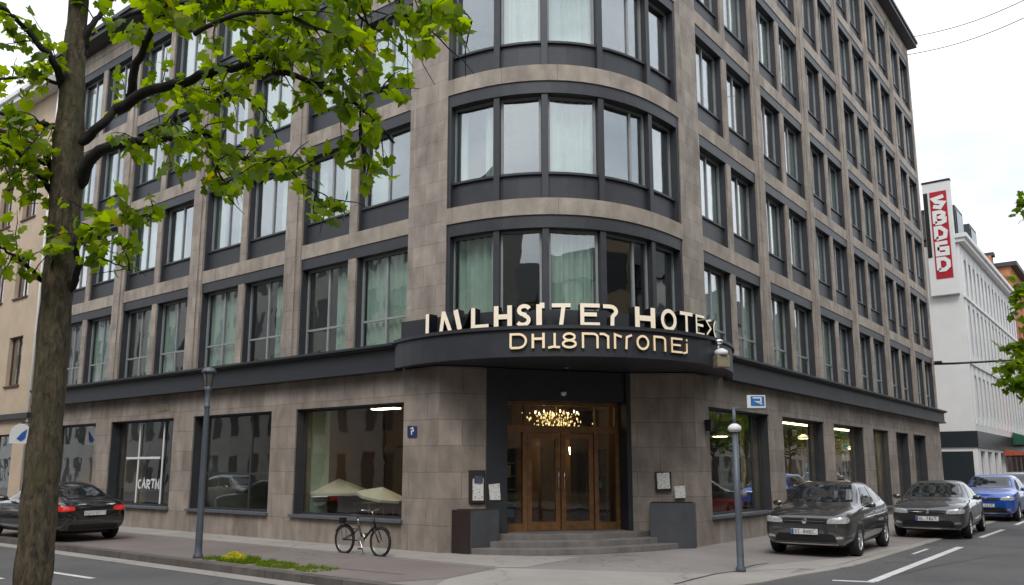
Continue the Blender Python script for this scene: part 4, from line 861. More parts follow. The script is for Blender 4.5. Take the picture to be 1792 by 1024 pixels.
# ------------------------------------------------------------------ the other sides of both streets (seen in the window reflections)
def facade_mat(name, wall, frame=(.35, .35, .35), pitch=2.6, storey=3.2):
    m, t, b = newmat(name); L = t.links; uv = t.nodes.new('ShaderNodeUVMap'); b.inputs['Roughness'].default_value = .7
    br = t.nodes.new('ShaderNodeTexBrick'); br.offset = 0; br.inputs['Scale'].default_value = 1; br.inputs['Brick Width'].default_value = pitch; br.inputs['Row Height'].default_value = storey; br.inputs['Mortar Size'].default_value = .62
    br.inputs['Color1'].default_value = (.03, .035, .04, 1); br.inputs['Color2'].default_value = (.12, .13, .14, 1); br.inputs['Mortar'].default_value = wall + (1,); L.new(uv.outputs[0], br.inputs[0]); L.new(br.outputs[0], b.inputs['Base Color']); return m
def opposite(name, x0, x1, y0, y1, h, m, lab):
    r = empty(name, ((x0+x1)/2, (y0+y1)/2, 0), 0, lab, 'building'); b = MB(); b.box(x0, x1, y0, y1, 0, h); bpart(r, b, 'wall', m); b = MB(); ridge(b, x0-.3, x1+.3, y0-.3, y1+.3, h+.01, 2.2, h+3); bpart(r, b, 'roof', M['slate'])
fm = [facade_mat('facade_grey', (.30, .28, .25)), facade_mat('facade_ochre', (.38, .29, .18), pitch=3.1), facade_mat('facade_white', (.5, .49, .46), pitch=2.2)]
opposite('town_house', -32, -19, -3, 12, 14, fm[0], 'grey house across the left street facing the hotel')
opposite('town_house', -32, -19, 12.2, 26, 11, fm[1], 'ochre house across the left street facing the hotel')
opposite('town_house', -32, -19, 26.2, 130, 15, fm[2], 'white house further along the left street opposite the cream building')
opposite('town_house', -6, 12, -34, -19, 13.5, fm[1], 'ochre house across the right street facing the hotel')
opposite('town_house', 12.2, 32, -34, -19, 11.5, fm[0], 'grey house across the right street facing the parked cars')
opposite('town_house', 32.2, 130, -34, -19, 14, fm[2], 'white house further along the right street')
opposite('town_house', -52, -34, -20, -4, 12.5, fm[1], 'ochre house behind the junction on the left')
opposite('town_house', -25, -7, -52, -36, 15, fm[2], 'white house behind the junction on the right')
opposite('corner_house', -48, -26, -46, -22, 17, fm[0], 'grey corner house diagonally across the junction from the entrance')

# ------------------------------------------------------------------ trees
def leaf_mat(name, c1, c2, yellow=.12):
    m, t, b = newmat(name); t.nodes.remove(b); L = t.links; out = t.nodes['Material Output']
    uv = t.nodes.new('ShaderNodeUVMap'); sx = t.nodes.new('ShaderNodeSeparateXYZ'); L.new(uv.outputs[0], sx.inputs[0])
    r = t.nodes.new('ShaderNodeValToRGB'); r.color_ramp.elements[0].color = c1 + (1,); r.color_ramp.elements[1].color = c2 + (1,)
    e = r.color_ramp.elements.new(.975); e.color = tuple((a+b_)/2 for a, b_ in zip(c1, c2)) + (1,); r.color_ramp.elements[-1].color = (c2[0]*2.0, c2[1]*1.25, c2[2]*.8, 1)
    e = r.color_ramp.elements.new(.95); e.color = c2 + (1,); L.new(sx.outputs[0], r.inputs[0])
    df = t.nodes.new('ShaderNodeBsdfPrincipled'); df.inputs['Roughness'].default_value = .5; df.inputs['Specular IOR Level'].default_value = .35; L.new(r.outputs[0], df.inputs['Base Color'])
    tr = t.nodes.new('ShaderNodeBsdfTranslucent'); hs = t.nodes.new('ShaderNodeHueSaturation'); hs.inputs['Hue'].default_value = .485; hs.inputs['Saturation'].default_value = 1.15; hs.inputs['Value'].default_value = 2.5; L.new(r.outputs[0], hs.inputs['Color']); L.new(hs.outputs[0], tr.inputs[0])
    mxs = t.nodes.new('ShaderNodeMixShader'); mxs.inputs[0].default_value = .58; L.new(df.outputs[0], mxs.inputs[1]); L.new(tr.outputs[0], mxs.inputs[2]); L.new(mxs.outputs[0], out.inputs[0]); return m
M['leaf'] = leaf_mat('maple_leaf', (.060, .112, .010), (.20, .295, .018))
M['leaf2'] = leaf_mat('tree_leaf', (.05, .10, .012), (.10, .19, .02))
M['bark'] = None
def bark_mat(name, col, dark):
    m, t, b = newmat(name); L = t.links; b.inputs['Roughness'].default_value = .9; uv = t.nodes.new('ShaderNodeUVMap'); mp_ = t.nodes.new('ShaderNodeMapping'); mp_.inputs['Scale'].default_value = (16, 5, 1); L.new(uv.outputs[0], mp_.inputs[0])
    tc_ = t.nodes.new('ShaderNodeTexCoord'); mo = t.nodes.new('ShaderNodeMapping'); mo.inputs['Scale'].default_value = (26, 26, 9); L.new(tc_.outputs['Object'], mo.inputs[0])
    v = t.nodes.new('ShaderNodeTexNoise'); v.inputs['Scale'].default_value = 1; v.inputs['Detail'].default_value = 9; v.inputs['Roughness'].default_value = .65; v.inputs['Distortion'].default_value = .6; L.new(mo.outputs[0], v.inputs[0])
    n = t.nodes.new('ShaderNodeTexNoise'); n.inputs['Scale'].default_value = 3; n.inputs['Detail'].default_value = 6; L.new(tc_.outputs['Object'], n.inputs[0])
    r = t.nodes.new('ShaderNodeValToRGB'); r.color_ramp.elements[0].position = .36; r.color_ramp.elements[1].position = .66; r.color_ramp.elements[0].color = dark + (1,); r.color_ramp.elements[1].color = col + (1,); L.new(v.outputs[0], r.inputs[0])
    # mossy tint in patches
    r2 = t.nodes.new('ShaderNodeValToRGB'); r2.color_ramp.elements[0].position = .45; r2.color_ramp.elements[1].position = .65; L.new(n.outputs[0], r2.inputs[0]); mxx = t.nodes.new('ShaderNodeMixRGB'); mxx.inputs[2].default_value = (.075, .085, .03, 1); L.new(r.outputs[0], mxx.inputs[1])
    ml = t.nodes.new('ShaderNodeMath'); ml.operation = 'MULTIPLY'; ml.inputs[1].default_value = .45; L.new(r2.outputs[0], ml.inputs[0]); L.new(ml.outputs[0], mxx.inputs[0]); L.new(mxx.outputs[0], b.inputs['Base Color'])
    bn = t.nodes.new('ShaderNodeBump'); bn.inputs['Strength'].default_value = .9; bn.inputs['Distance'].default_value = .03; L.new(v.outputs[0], bn.inputs['Height']); L.new(bn.outputs[0], b.inputs['Normal']); return m
M['bark'] = bark_mat('tree_bark', (.15, .115, .07), (.028, .021, .013)); M['twig'] = mat('dark_twig_bark', (.013, .011, .009), .9, var=.3, scale=20)
LEAF = []
for ang, rad in ((-90, .12), (-68, .62), (-45, .66), (-28, .72), (-10, .86), (2, .72), (14, .66), (28, .82), (40, .96), (52, .72), (64, .78), (78, .96), (90, 1.10)):
    LEAF.append((rad*math.cos(R(ang)), rad*math.sin(R(ang))))
LEAF = LEAF + [(-x, y) for x, y in LEAF[-2:0:-1]]
def add_leaf(b, p, nrm, up, s, rnd, rng):
    nrm = nrm.normalized(); up = (up-nrm*up.dot(nrm)); up = up.normalized() if up.length > 1e-4 else nrm.orthogonal().normalized(); sd = up.cross(nrm)
    base = len(b.v); fold = rng.uniform(.05, .45); curl = rng.uniform(-.1, .35)
    b.v.append(tuple(p + up*s*.15)); 
    for x, y in LEAF: b.v.append(tuple(p + sd*x*s + up*(y+.1)*s - nrm*(abs(x)*fold + max(0, y)*y*curl)*s))
    n = len(LEAF)
    for i in range(n): b.f.append((base, base+1+i, base+1+(i+1) % n)); b.uv.append([(rnd, .5)]*3); b.mi.append(0)
def add_simple_leaf(b, p, nrm, up, s, rnd, rng):
    nrm = nrm.normalized(); up = (up-nrm*up.dot(nrm)); up = up.normalized() if up.length > 1e-4 else nrm.orthogonal().normalized(); sd = up.cross(nrm); base = len(b.v)
    for x, y in ((0, -.2), (.5, .15), (.42, .7), (0, 1.1), (-.42, .7), (-.5, .15)): b.v.append(tuple(p+sd*x*s+up*y*s-nrm*abs(x)*.3*s))
    b.f += [(base, base+1, base+2, base+3), (base, base+3, base+4, base+5)]; b.uv += [[(rnd, .5)]*4]*2; b.mi += [0, 0]
def catmull(pts, k=4):
    P_ = [pts[0]*2-pts[1]] + list(pts) + [pts[-1]*2-pts[-2]]; out = []
    for i in range(1, len(P_)-2):
        for j in range(k):
            t = j/k; a, b_, c, d = P_[i-1], P_[i], P_[i+1], P_[i+2]
            out.append(.5*((2*b_)+(c-a)*t+(2*a-5*b_+4*c-d)*t*t+(3*b_-a-3*c+d)*t**3))
    out.append(pts[-1]); return out
def rdir(rng): 
    while True:
        v = Vector((rng.uniform(-1, 1), rng.uniform(-1, 1), rng.uniform(-1, 1)))
        if .1 < v.length < 1: return v.normalized()
def grow(fb, tb, path, rng, ok, spacing=.13, tl=(.25, .6), ls=(.038, .082), start=.15, dens=.055, droop=.5, leaf=add_leaf, sub=True):
    L_ = [0]
    for i in range(1, len(path)): L_.append(L_[-1]+(path[i]-path[i-1]).length)
    s = L_[-1]*start
    while s < L_[-1]+.01:
        i = max(1, next((k for k, l in enumerate(L_) if l >= s), len(L_)-1)); t = (s-L_[i-1])/max(1e-6, L_[i]-L_[i-1]); p = path[i-1].lerp(path[i], t); d = (path[i]-path[i-1]).normalized()
        s += spacing*rng.uniform(.6, 1.4)
        w_ = rdir(rng); w_ = (w_-d*w_.dot(d)*.3+d*.45).normalized(); ln = rng.uniform(*tl)
        pts = [p]; v = w_
        for k in range(4): v = (v+rdir(rng)*.25+Vector((0, 0, -droop*.22))).normalized(); pts.append(pts[-1]+v*ln/4)
        x, y = proj(pts[2])
        if not ok(x, y): continue
        tb.tube(pts, [.006, .005, .004, .003, .002], 4, False)
        m = int(ln/dens)
        for k in range(m):
            t = (k+.6)/m*4; j = min(3, int(t)); q = pts[j].lerp(pts[j+1], t-j)
            out = (rdir(rng)+v*.4).normalized(); pet = out*rng.uniform(.03, .07)+Vector((0, 0, -.02)); q2 = q+pet
            x, y = proj(q2)
            if not ok(x, y): continue
            if leaf is add_leaf: tb.tube([q, q2], .0014, 3, False)
            nr_ = (rdir(rng)*.9+Vector((0, 0, .75))).normalized(); leaf(fb, q2, nr_, (out+Vector((0, 0, -.55))).normalized(), rng.uniform(*ls), rng.random(), rng)
rng = random.Random(11)
def dtr(y): return 6.42+(820-y)/1441*6.6*.165
TR = [(54, 1060, 72), (56, 1024, 70), (70, 867, 65), (85, 710, 59), (98, 530, 57), (111, 390, 57), (120, 260, 56), (129, 130, 42), (138, 0, 34), (147, -120, 29), (150, -260, 22), (160, -420, 12)]
TP = [at_dist(x, y, dtr(y)) for x, y, w_ in TR]; TX, TY = TP[0].x, TP[0].y
tree = empty('maple_tree', (TX, TY, 0), 0, 'large maple with a mossy brown trunk and bright green leaves in the left foreground', 'tree')
b = MB(); path = catmull([Vector((TX, TY, -.15)), Vector((TX, TY, .25))] + TP, 6); rr0 = [.24, .165] + [w_/2*dtr(y)/1441*.87 for x, y, w_ in TR]
rad = []
for i in range(len(path)):
    k = min(len(rr0)-2, i//6); t = (i-6*k)/6; rad.append(rr0[k]*(1-t)+rr0[k+1]*t + .004*math.sin(i*1.7))
b.tube(path, rad, 26)
for i, v in enumerate(b.v):
    ax = path[min(len(path)-1, i//26)]; p = Vector(v); d = p-ax; a = 2*PI*(i % 26)/26
    b.v[i] = tuple(p + d*(.045*math.sin(a*5+p.z*2.1)+.035*math.sin(a*8-p.z*5)+rng.uniform(-.02, .02)))
bpart(tree, b, 'trunk', M['bark'], smooth=True)
BR = [  # (pixel, pixel, distance) paths measured on the photograph, start radius, end radius
 ([(142, 315, 6.4), (165, 270, 6.3), (205, 252, 6.2), (240, 250, 6.1), (310, 240, 6.0), (355, 232, 6.0), (388, 262, 5.9), (450, 283, 5.8), (505, 292, 5.8)], .062, .010),
 ([(140, 250, 6.5), (175, 220, 6.5), (205, 190, 6.6), (240, 168, 6.7), (285, 158, 6.8), (385, 157, 6.9), (440, 176, 7.0), (476, 221, 7.1)], .05, .008),
 ([(205, 192, 6.6), (260, 160, 6.5), (316, 146, 6.4), (360, 128, 6.3), (393, 122, 6.2), (439, 116, 6.1), (486, 126, 6.0), (552, 146, 5.9), (600, 173, 5.8), (632, 189, 5.8), (665, 225, 5.7), (690, 250, 5.7)], .045, .008),
 ([(413, 122, 6.2), (432, 90, 6.3), (449, 70, 6.4), (486, 53, 6.5), (519, 33, 6.6), (560, 10, 6.7)], .022, .006),
 ([(439, 110, 6.1), (480, 95, 6.0), (532, 83, 5.9), (560, 90, 5.8), (599, 113, 5.8), (648, 149, 5.7), (678, 166, 5.6)], .022, .005),
 ([(148, 80, 6.8), (158, 50, 6.8), (180, 20, 6.9), (205, -10, 7.0), (240, -60, 7.1)], .04, .012),
 ([(228, 172, 6.7), (235, 125, 6.6), (257, 75, 6.5), (280, 30, 6.4), (300, -15, 6.3), (330, -60, 6.2)], .04, .015),
 ([(112, 160, 6.4), (92, 106, 6.2), (55, 62, 6.1), (25, 30, 6.0), (-10, 5, 5.9)], .045, .012),
 ([(108, 148, 6.4), (75, 136, 6.4), (40, 134, 6.5), (-10, 138, 6.5)], .022, .01),
 ([(100, 225, 6.4), (75, 218, 6.2), (40, 208, 6.1), (-5, 196, 6.0)], .034, .014),
 ([(96, 300, 6.4), (75, 262, 6.4), (45, 250, 6.5), (10, 232, 6.6), (-20, 222, 6.6)], .04, .015),
 ([(95, 350, 6.4), (72, 308, 6.3), (40, 278, 6.1), (15, 255, 6.0), (-15, 235, 5.9)], .03, .01),
 ([(95, 290, 6.4), (60, 280, 6.2), (20, 285, 6.1), (-20, 288, 6.0)], .03, .01),
 ([(80, 495, 6.4), (62, 478, 6.3), (35, 455, 6.1), (5, 435, 6.0), (-20, 425, 6.0)], .028, .006),
 ([(128, 500, 6.4), (138, 460, 6.3), (136, 430, 6.2), (150, 405, 6.1), (185, 395, 6.0), (230, 385, 5.9), (285, 368, 5.8)], .035, .006),
 ([(140, 425, 6.2), (165, 445, 6.1), (200, 462, 6.0), (232, 474, 5.9)], .014, .004),
 ([(316, 238, 6.0), (302, 215, 6.0), (318, 180, 6.1), (325, 165, 6.1)], .018, .008),
 ([(360, 240, 6.0), (378, 285, 5.9), (390, 320, 5.8), (402, 348, 5.8)], .012, .004),
 ([(460, 285, 5.8), (482, 278, 5.8), (500, 292, 5.8), (530, 320, 5.7), (575, 345, 5.7), (600, 352, 5.7)], .008, .003),
 ([(340, 60, 5.6), (400, 30, 5.5), (470, 20, 5.4), (540, 40, 5.4), (600, 70, 5.3), (625, 95, 5.3)], .018, .004),
 ([(300, -15, 6.3), (400, -30, 5.8), (520, -25, 5.5), (600, -5, 5.4), (640, 40, 5.3), (665, 55, 5.3)], .028, .004),
 ([(520, -25, 5.5), (640, -50, 5.3), (730, -30, 5.2), (790, 10, 5.1), (825, 35, 5.1)], .02, .004),
 ([(640, -50, 5.3), (690, -10, 5.2), (712, 25, 5.2), (745, 50, 5.2)], .01, .003),
 ([(200, 35, 6.7), (260, 15, 6.4), (330, 5, 6.1), (420, 0, 5.9)], .02, .006),
 ([(632, 189, 5.8), (628, 230, 5.8), (640, 265, 5.8), (655, 285, 5.8)], .009, .003),
]
HULL = [(-60, 470), (30, 500), (90, 505), (130, 480), (250, 482), (262, 410), (312, 395), (345, 352), (440, 358), (500, 330), (530, 335), (560, 385), (622, 388), (632, 330), (700, 322), (712, 235), (690, 150), (640, 90), (660, 75), (735, 90), (842, 88), (848, 20), (860, -400)]
def ok_main(x, y):
    if y < -150 or x < -120: return False
    for i in range(len(HULL)-1):
        (x0, y0), (x1, y1) = HULL[i], HULL[i+1]
        if x0 <= x < x1: return y < y0+(y1-y0)*(x-x0)/(x1-x0)
    return x < -60
fb, tb, lb = MB(), MB(), MB()
for pts, r0, r1 in BR:
    if 70 < pts[0][0] < 150: o_ = dtr(pts[0][1])-pts[0][2]; pts = [(x, y, d+o_) for x, y, d in pts]
    if 70 < pts[0][0] < 150: y_ = pts[0][1]+14; pts = [(150-.0865*y_, y_, dtr(y_))]+list(pts)
    P_ = catmull([at_dist(*p) for p in pts], 4); n = len(P_)
    for i in range(1, n-1): P_[i] = P_[i]+rdir(rng)*.012
    bl = MB(); bl.tube(P_, [r0+(r1-r0)*(i/(n-1))**.8 for i in range(n)], 9); bpart(tree, bl, 'branch', M['twig'], smooth=True)
    up_ = sum(p[1] for p in pts)/len(pts) < 200 and pts[-1][0] > 200
    grow(fb, tb, P_, rng, ok_main, spacing=.084 if up_ else .06, start=.32 if pts[0][0] < 240 else .1, tl=(.2, .62) if up_ else (.15, .42), droop=.6)
bpart(tree, fb, 'foliage', M['leaf'], recalc=False); bpart(tree, tb, 'twigs', M['twig'], recalc=False)

def street_tree(name, x, y, h, cr, nl, label, seed, zc=None, ok=lambda x, y: True, leafsize=(.10, .16), skew=(0, 0)):
    rg = random.Random(seed); r = empty(name, (x, y, 0), 0, label, 'tree'); b = MB()
    b.tube([(x, y, -.1), (x+.05, y, h*.25), (x, y+.08, h*.5), (x+skew[0]*.3, y+skew[1]*.3, h*.8)], [.17, .13, .1, .04], 12); bpart(r, b, 'trunk', M['bark'], smooth=True)
    f, t = MB(), MB(); c = Vector((x+skew[0], y+skew[1], h*.66))
    for k in range(26):
        d = rdir(rg); d.z = d.z*.8+.1; e = c+Vector((d.x*cr, d.y*cr, d.z*h*.34)); s0 = Vector((x, y, h*rg.uniform(.3, .6))); mid = s0.lerp(e, .5)+rdir(rg)*.3
        P_ = catmull([s0, mid, e], 4); t.tube(P_, [.05-.045*i/(len(P_)-1) for i in range(len(P_))], 5, False)
        grow(f, t, P_, rg, ok, spacing=.16, tl=(.4, .9), ls=leafsize, start=.35, dens=.10, leaf=add_simple_leaf)
    bpart(r, f, 'foliage', M['leaf2'], recalc=False); bpart(r, t, 'branches', M['twig'], recalc=False)
for i, (tx_, sd_) in enumerate(((36, 21), (41.5, 22), (50, 25), (60, 26))):
    street_tree('street_tree', tx_, -13.3, 7.5, 2.9, 0, ('first', 'second', 'third', 'fourth')[i] + ' green street tree on the far pavement of the right street', sd_)
street_tree('street_tree', -14.5, -15.5, 8.0, 2.6, 0, 'green street tree behind the viewer at the junction', 23)
street_tree('street_tree', -15.2, 9.0, 7.5, 2.2, 0, 'green street tree across the left street', 24)
# the tree whose outer leaves reach into the right edge of the picture
rt = empty('street_tree', (7.2, -9.3, 0), 0, 'tree at the right edge with only its outer leafy branches in view', 'tree')
b = MB(); b.tube([(7.2, -9.3, -.1), (7.25, -9.3, 3), (7.2, -9.2, 6), (7.3, -9.2, 9.5)], [.2, .16, .12, .05], 14); bpart(rt, b, 'trunk', M['bark'], smooth=True)
rg = random.Random(5); f, t = MB(), MB()
for pts, okf in (([(7.2, -9.2, 4.2), at_dist(1830, 640, 21), at_dist(1790, 635, 21), at_dist(1755, 640, 21)], None), ([(7.2, -9.2, 4.0), at_dist(1840, 665, 20), at_dist(1795, 662, 20), at_dist(1750, 668, 20)], None),
               ([(7.2, -9.2, 4.6), at_dist(1835, 610, 22), at_dist(1790, 606, 22), at_dist(1765, 612, 22)], None),
               ([(7.2, -9.2, 6), at_dist(1840, 520, 21), at_dist(1805, 505, 21), at_dist(1788, 512, 21)], None), ([(7.2, -9.2, 8), at_dist(1840, 370, 21), at_dist(1808, 356, 21), at_dist(1787, 356, 21)], None), ([(7.2, -9.2, 5), at_dist(1840, 560, 21), at_dist(1815, 560, 21), at_dist(1795, 560, 21)], None)):
    P_ = catmull([Vector(p) for p in pts], 5); t.tube(P_, [.05-.044*i/(len(P_)-1) for i in range(len(P_))], 6, False)
    grow(f, t, P_, rg, lambda x, y: x > 1718, spacing=.05, tl=(.2, .55), ls=(.09, .14), start=.45, dens=.07)
bpart(rt, f, 'foliage', M['leaf'], recalc=False); bpart(rt, t, 'branches', M['twig'], recalc=False)
# grass verge by the kerb
gb = MB(); rg = random.Random(9)
M['grass'] = leaf_mat('grass_blades', (.07, .13, .012), (.17, .24, .025))
for k in range(5200):
    y = rg.uniform(3.1, 6.5); x = -3.72+rg.uniform(0, .62)*(1 if y < 5.9 else .6); e = (y-3.1)/3.4
    if rg.random() > min(1, .3+e*1.3) or math.sin(y*5.1+x*9)+math.sin(y*11-x*7) < -1.0+.5*(x+3.72): continue
    hgt = rg.uniform(.02, .07)*(1+.9*max(0, 1-abs(y-5.6)/.8)); a = rg.uniform(0, PI); dx, dy = .010*math.cos(a), .010*math.sin(a); lx, ly = rg.uniform(-.04, .04), rg.uniform(-.04, .04)
    base = len(gb.v); gb.v += [(x-dx, y-dy, .004), (x+dx, y+dy, .004), (x+lx, y+ly, hgt)]; gb.f.append((base, base+1, base+2)); gb.uv.append([(rg.random()*.85, .5)]*3); gb.mi.append(0)
tag(gb.build('grass', M['grass'], recalc=False), 'strip of short green grass along the left kerb', 'grass', kind='stuff')
yp = empty('leafy_weed', (-3.45, 5.75, 0), 0, 'yellow green leafy weed clump beside the lamp post', 'plant'); f = MB()
for k in range(230):
    d = rdir(rg); d.z = abs(d.z); p = Vector((-3.45+d.x*.22*rg.random()**.4, 5.75+d.y*.36*rg.random()**.4, .03+d.z*.15*rg.random()**.5)); add_simple_leaf(f, p, d+Vector((0, 0, .6)), rdir(rg), rg.uniform(.04, .08), .5+rg.random()*.5, rg)
bpart(yp, f, 'leaves', leaf_mat('yellow_green_leaf', (.22, .30, .02), (.42, .42, .03)), recalc=False); f = MB()
for k in range(12): a = k*.52; f.tube([(-3.45, 5.75, 0), (-3.45+.1*math.cos(a), 5.75+.16*math.sin(a), .12)], .004, 4)
bpart(yp, f, 'stems', M['grass'])

# ------------------------------------------------------------------ cars
def paint(name, col):
    m = mat(name, col, .28, .35, var=0, coat=1.0); m.node_tree.nodes['Principled BSDF'].inputs['Coat IOR'].default_value = 1.95; return m
M['carglass'] = mat('tinted_car_glass', (.018, .022, .024), .03, var=0, spec=1.0)
M['headlamp'] = mat('clear_headlamp', (.55, .57, .58), .12, .3, var=.3, scale=14, coat=1.0)
M['taillamp'] = mat('red_tail_lamp', (.45, .01, .01), .15, var=.2, coat=1.0, emis=(1, .05, .02), es=.12)
M['indicator'] = mat('amber_lamp', (.6, .15, .02), .2, coat=1.0)
M['plate'] = mat('number_plate', (.62, .63, .62), .4, var=.5, scale=38)
M['trim'] = mat('black_car_trim', (.008, .008, .009), .45, var=.1)
M['plateblue'] = mat('plate_band', (.02, .08, .35), .4)
HATCH = [  # x, half width, bottom, belt, glass mid (w,z), roof rail (w,z), roof centre z
 (2.03, .62, .32, .70, .54, .72, .44, .735, .74), (1.99, .79, .23, .78, .70, .80, .58, .82, .83), (1.80, .855, .19, .84, .78, .87, .66, .905, .92), (1.40, .885, .18, .885, .79, .915, .67, .955, .975),
 (1.0, .89, .18, .915, .78, .95, .67, .995, 1.01), (.72, .89, .18, .92, .76, 1.04, .66, 1.14, 1.155), (.28, .89, .18, .93, .73, 1.20, .60, 1.40, 1.42), (.02, .89, .18, .935, .73, 1.22, .595, 1.445, 1.47),
 (-.60, .89, .18, .945, .73, 1.23, .59, 1.45, 1.48), (-1.15, .885, .18, .96, .72, 1.22, .57, 1.40, 1.435), (-1.55, .875, .19, .98, .70, 1.16, .55, 1.27, 1.31), (-1.88, .84, .22, .97, .68, 1.03, .56, 1.05, 1.07), (-2.03, .78, .28, .85, .64, .88, .5, .89, .90), (-2.08, .65, .36, .62, .55, .64, .4, .65, .66)]
SEDAN = [
 (2.22, .62, .33, .66, .54, .68, .44, .69, .70), (2.17, .79, .23, .74, .70, .76, .58, .775, .785), (1.97, .86, .18, .80, .78, .83, .66, .86, .875), (1.5, .89, .17, .86, .79, .89, .66, .925, .94),
 (.98, .895, .17, .88, .78, .91, .66, .95, .965), (.65, .895, .17, .89, .76, 1.01, .66, 1.10, 1.115), (.18, .895, .17, .905, .72, 1.16, .58, 1.35, 1.37), (-.08, .895, .17, .91, .72, 1.18, .57, 1.39, 1.415),
 (-.65, .895, .17, .93, .72, 1.18, .57, 1.39, 1.42), (-1.1, .89, .17, .95, .71, 1.15, .55, 1.31, 1.34), (-1.55, .885, .18, .96, .70, 1.03, .58, 1.10, 1.12), (-1.75, .87, .19, .95, .70, .99, .6, 1.02, 1.03), (-2.12, .83, .22, .92, .68, .96, .55, .98, .985), (-2.25, .77, .28, .82, .64, .85, .5, .86, .87), (-2.29, .64, .36, .62, .55, .64, .4, .65, .66)]
def car(name, loc, rz, label, prof, pmat, cat='car', front=True, hs=1.0, badge='disc', group=None, lamp_top=.0):
    root = empty(name, loc, rz, label, cat, group)
    prof = [(x, w_, z0, zb*hs, gw, gz*hs, rw_, rz_*hs, zt*hs) for x, w_, z0, zb, gw, gz, rw_, rz_, zt in prof]
    bm = bmesh.new(); rings = []
    for x, hw, z0, belt, gw, gz, rw_, rz_, zt in prof:
        half = [(0, z0), (hw*.55, z0), (hw*.93, z0+.05), (hw, z0+(belt-z0)*.38), (hw*.99, z0+(belt-z0)*.72), (hw*.955, belt-.015), (hw*.91, belt+.012), (gw, gz), (rw_, rz_), (rw_*.72, rz_+(zt-rz_)*.75), (0, zt)]
        pts = [(y, z) for y, z in half] + [(-y, z) for y, z in half[-2:0:-1]]
        rings.append([bm.verts.new((x, y, z)) for y, z in pts])
    n = len(rings[0])
    for i in range(len(rings)-1):
        for k in range(n): bm.faces.new((rings[i][k], rings[i][(k+1) % n], rings[i+1][(k+1) % n], rings[i+1][k]))
    bm.faces.new(rings[0]); bm.faces.new(rings[-1][::-1]); bmesh.ops.recalc_face_normals(bm, faces=bm.faces)
    me = bpy.data.meshes.new('body'); bm.to_mesh(me); bm.free()
    o = bpy.data.objects.new('body', me); COL.objects.link(o); ss = o.modifiers.new('s', 'SUBSURF'); ss.levels = 3; ss.render_levels = 3
    wbx = (prof[0][0]-.80, prof[-1][0]+.78); cutters = []
    for wxx in wbx:
        for s in (-1, 1):
            cb = MB(); cb.lathe([(.352, s*.62), (.352, s*1.1)], (wxx, 0, .315), 'y', 36); c = cb.build('cut', M['trim']); cutters.append(c)
            bo = o.modifiers.new('b', 'BOOLEAN'); bo.operation = 'DIFFERENCE'; bo.object = c; bo.solver = 'EXACT'
    dg = bpy.context.evaluated_depsgraph_get(); me2 = bpy.data.meshes.new_from_object(o.evaluated_get(dg)); me2.name = 'body'
    for c in cutters: bpy.data.objects.remove(c)
    bpy.data.objects.remove(o); me2.materials.clear(); me2.materials.append(pmat); me2.polygons.foreach_set('use_smooth', [True]*len(me2.polygons))
    body = bpy.data.objects.new('body', me2); COL.objects.link(body); body.parent = root
    tree_ = BVHTree.FromPolygons([v.co.copy() for v in me2.vertices], [tuple(p.vertices) for p in me2.polygons])
    def patch(nm, corners, axis, m, off=.006, nx=10, ny=8, rnd=.25, thick=.02, par=None):
        """rounded quad projected onto the body; axis 'f' front, 'b' back, 'l'/'r' sides; corners (a,z): lower-left, lower-right, upper-right, upper-left"""
        D = {'f': Vector((-1, 0, 0)), 'b': Vector((1, 0, 0)), 'l': Vector((0, -1, 0)), 'r': Vector((0, 1, 0))}[axis]
        b = MB(); g = []
        for j in range(ny+1):
            row = []
            for i in range(nx+1):
                u, v = i/nx*2-1, j/ny*2-1
                k = rnd; uu = u*math.sqrt(max(0, 1-k*v*v/2)); vv = v*math.sqrt(max(0, 1-k*u*u/2)); uu = (uu+1)/2; vv = (vv+1)/2
                a = (Vector(corners[0])*(1-uu)+Vector(corners[1])*uu)*(1-vv) + (Vector(corners[3])*(1-uu)+Vector(corners[2])*uu)*vv
                org = Vector((0, a.x, a.y)) if axis in 'fb' else Vector((a.x, 0, a.y)); hit = tree_.ray_cast(org-D*4, D)
                row.append((hit[0]+hit[1]*off, hit[1]) if hit[0] is not None else None)
            g.append(row)
        for j in range(ny):
            for i in range(nx):
                q = [g[j][i], g[j][i+1], g[j+1][i+1], g[j+1][i]]
                if all(q): b.face([p[0] for p in q]); 
        edge = [(0, i, 0, i+1) for i in range(nx)] + [(ny, i+1, ny, i) for i in range(nx)] + [(j+1, 0, j, 0) for j in range(ny)] + [(j, nx, j+1, nx) for j in range(ny)]
        for j0, i0, j1, i1 in edge:
            p, q = g[j0][i0], g[j1][i1]
            if p and q: b.face([p[0], p[0]-p[1]*thick, q[0]-q[1]*thick, q[0]])
        oo = b.build(nm, m, parent=par or root, smooth=False, recalc=False)
        for pl_ in oo.data.polygons[:nx*ny]: pl_.use_smooth = True
        return oo
    P = prof; hood = P[4]; roofs = P[6]; sed = prof[0][0] > 2.1
    xr = P[6][0]
    patch('windshield', [(-.70, hood[8]+.035), (.70, hood[8]+.035), (.555, P[6][8]-.035), (-.555, P[6][8]-.035)], 'f', M['carglass'], rnd=.12)
    rb0 = (1.08 if not sed else 1.06)*hs; rt0 = (1.33 if not sed else 1.29)*hs
    patch('rear_window', [(-.60, rb0), (.60, rb0), (.47, rt0), (-.47, rt0)], 'b', M['carglass'], rnd=.15)
    bz = .95*hs; tz = (1.335 if sed else 1.355)*hs
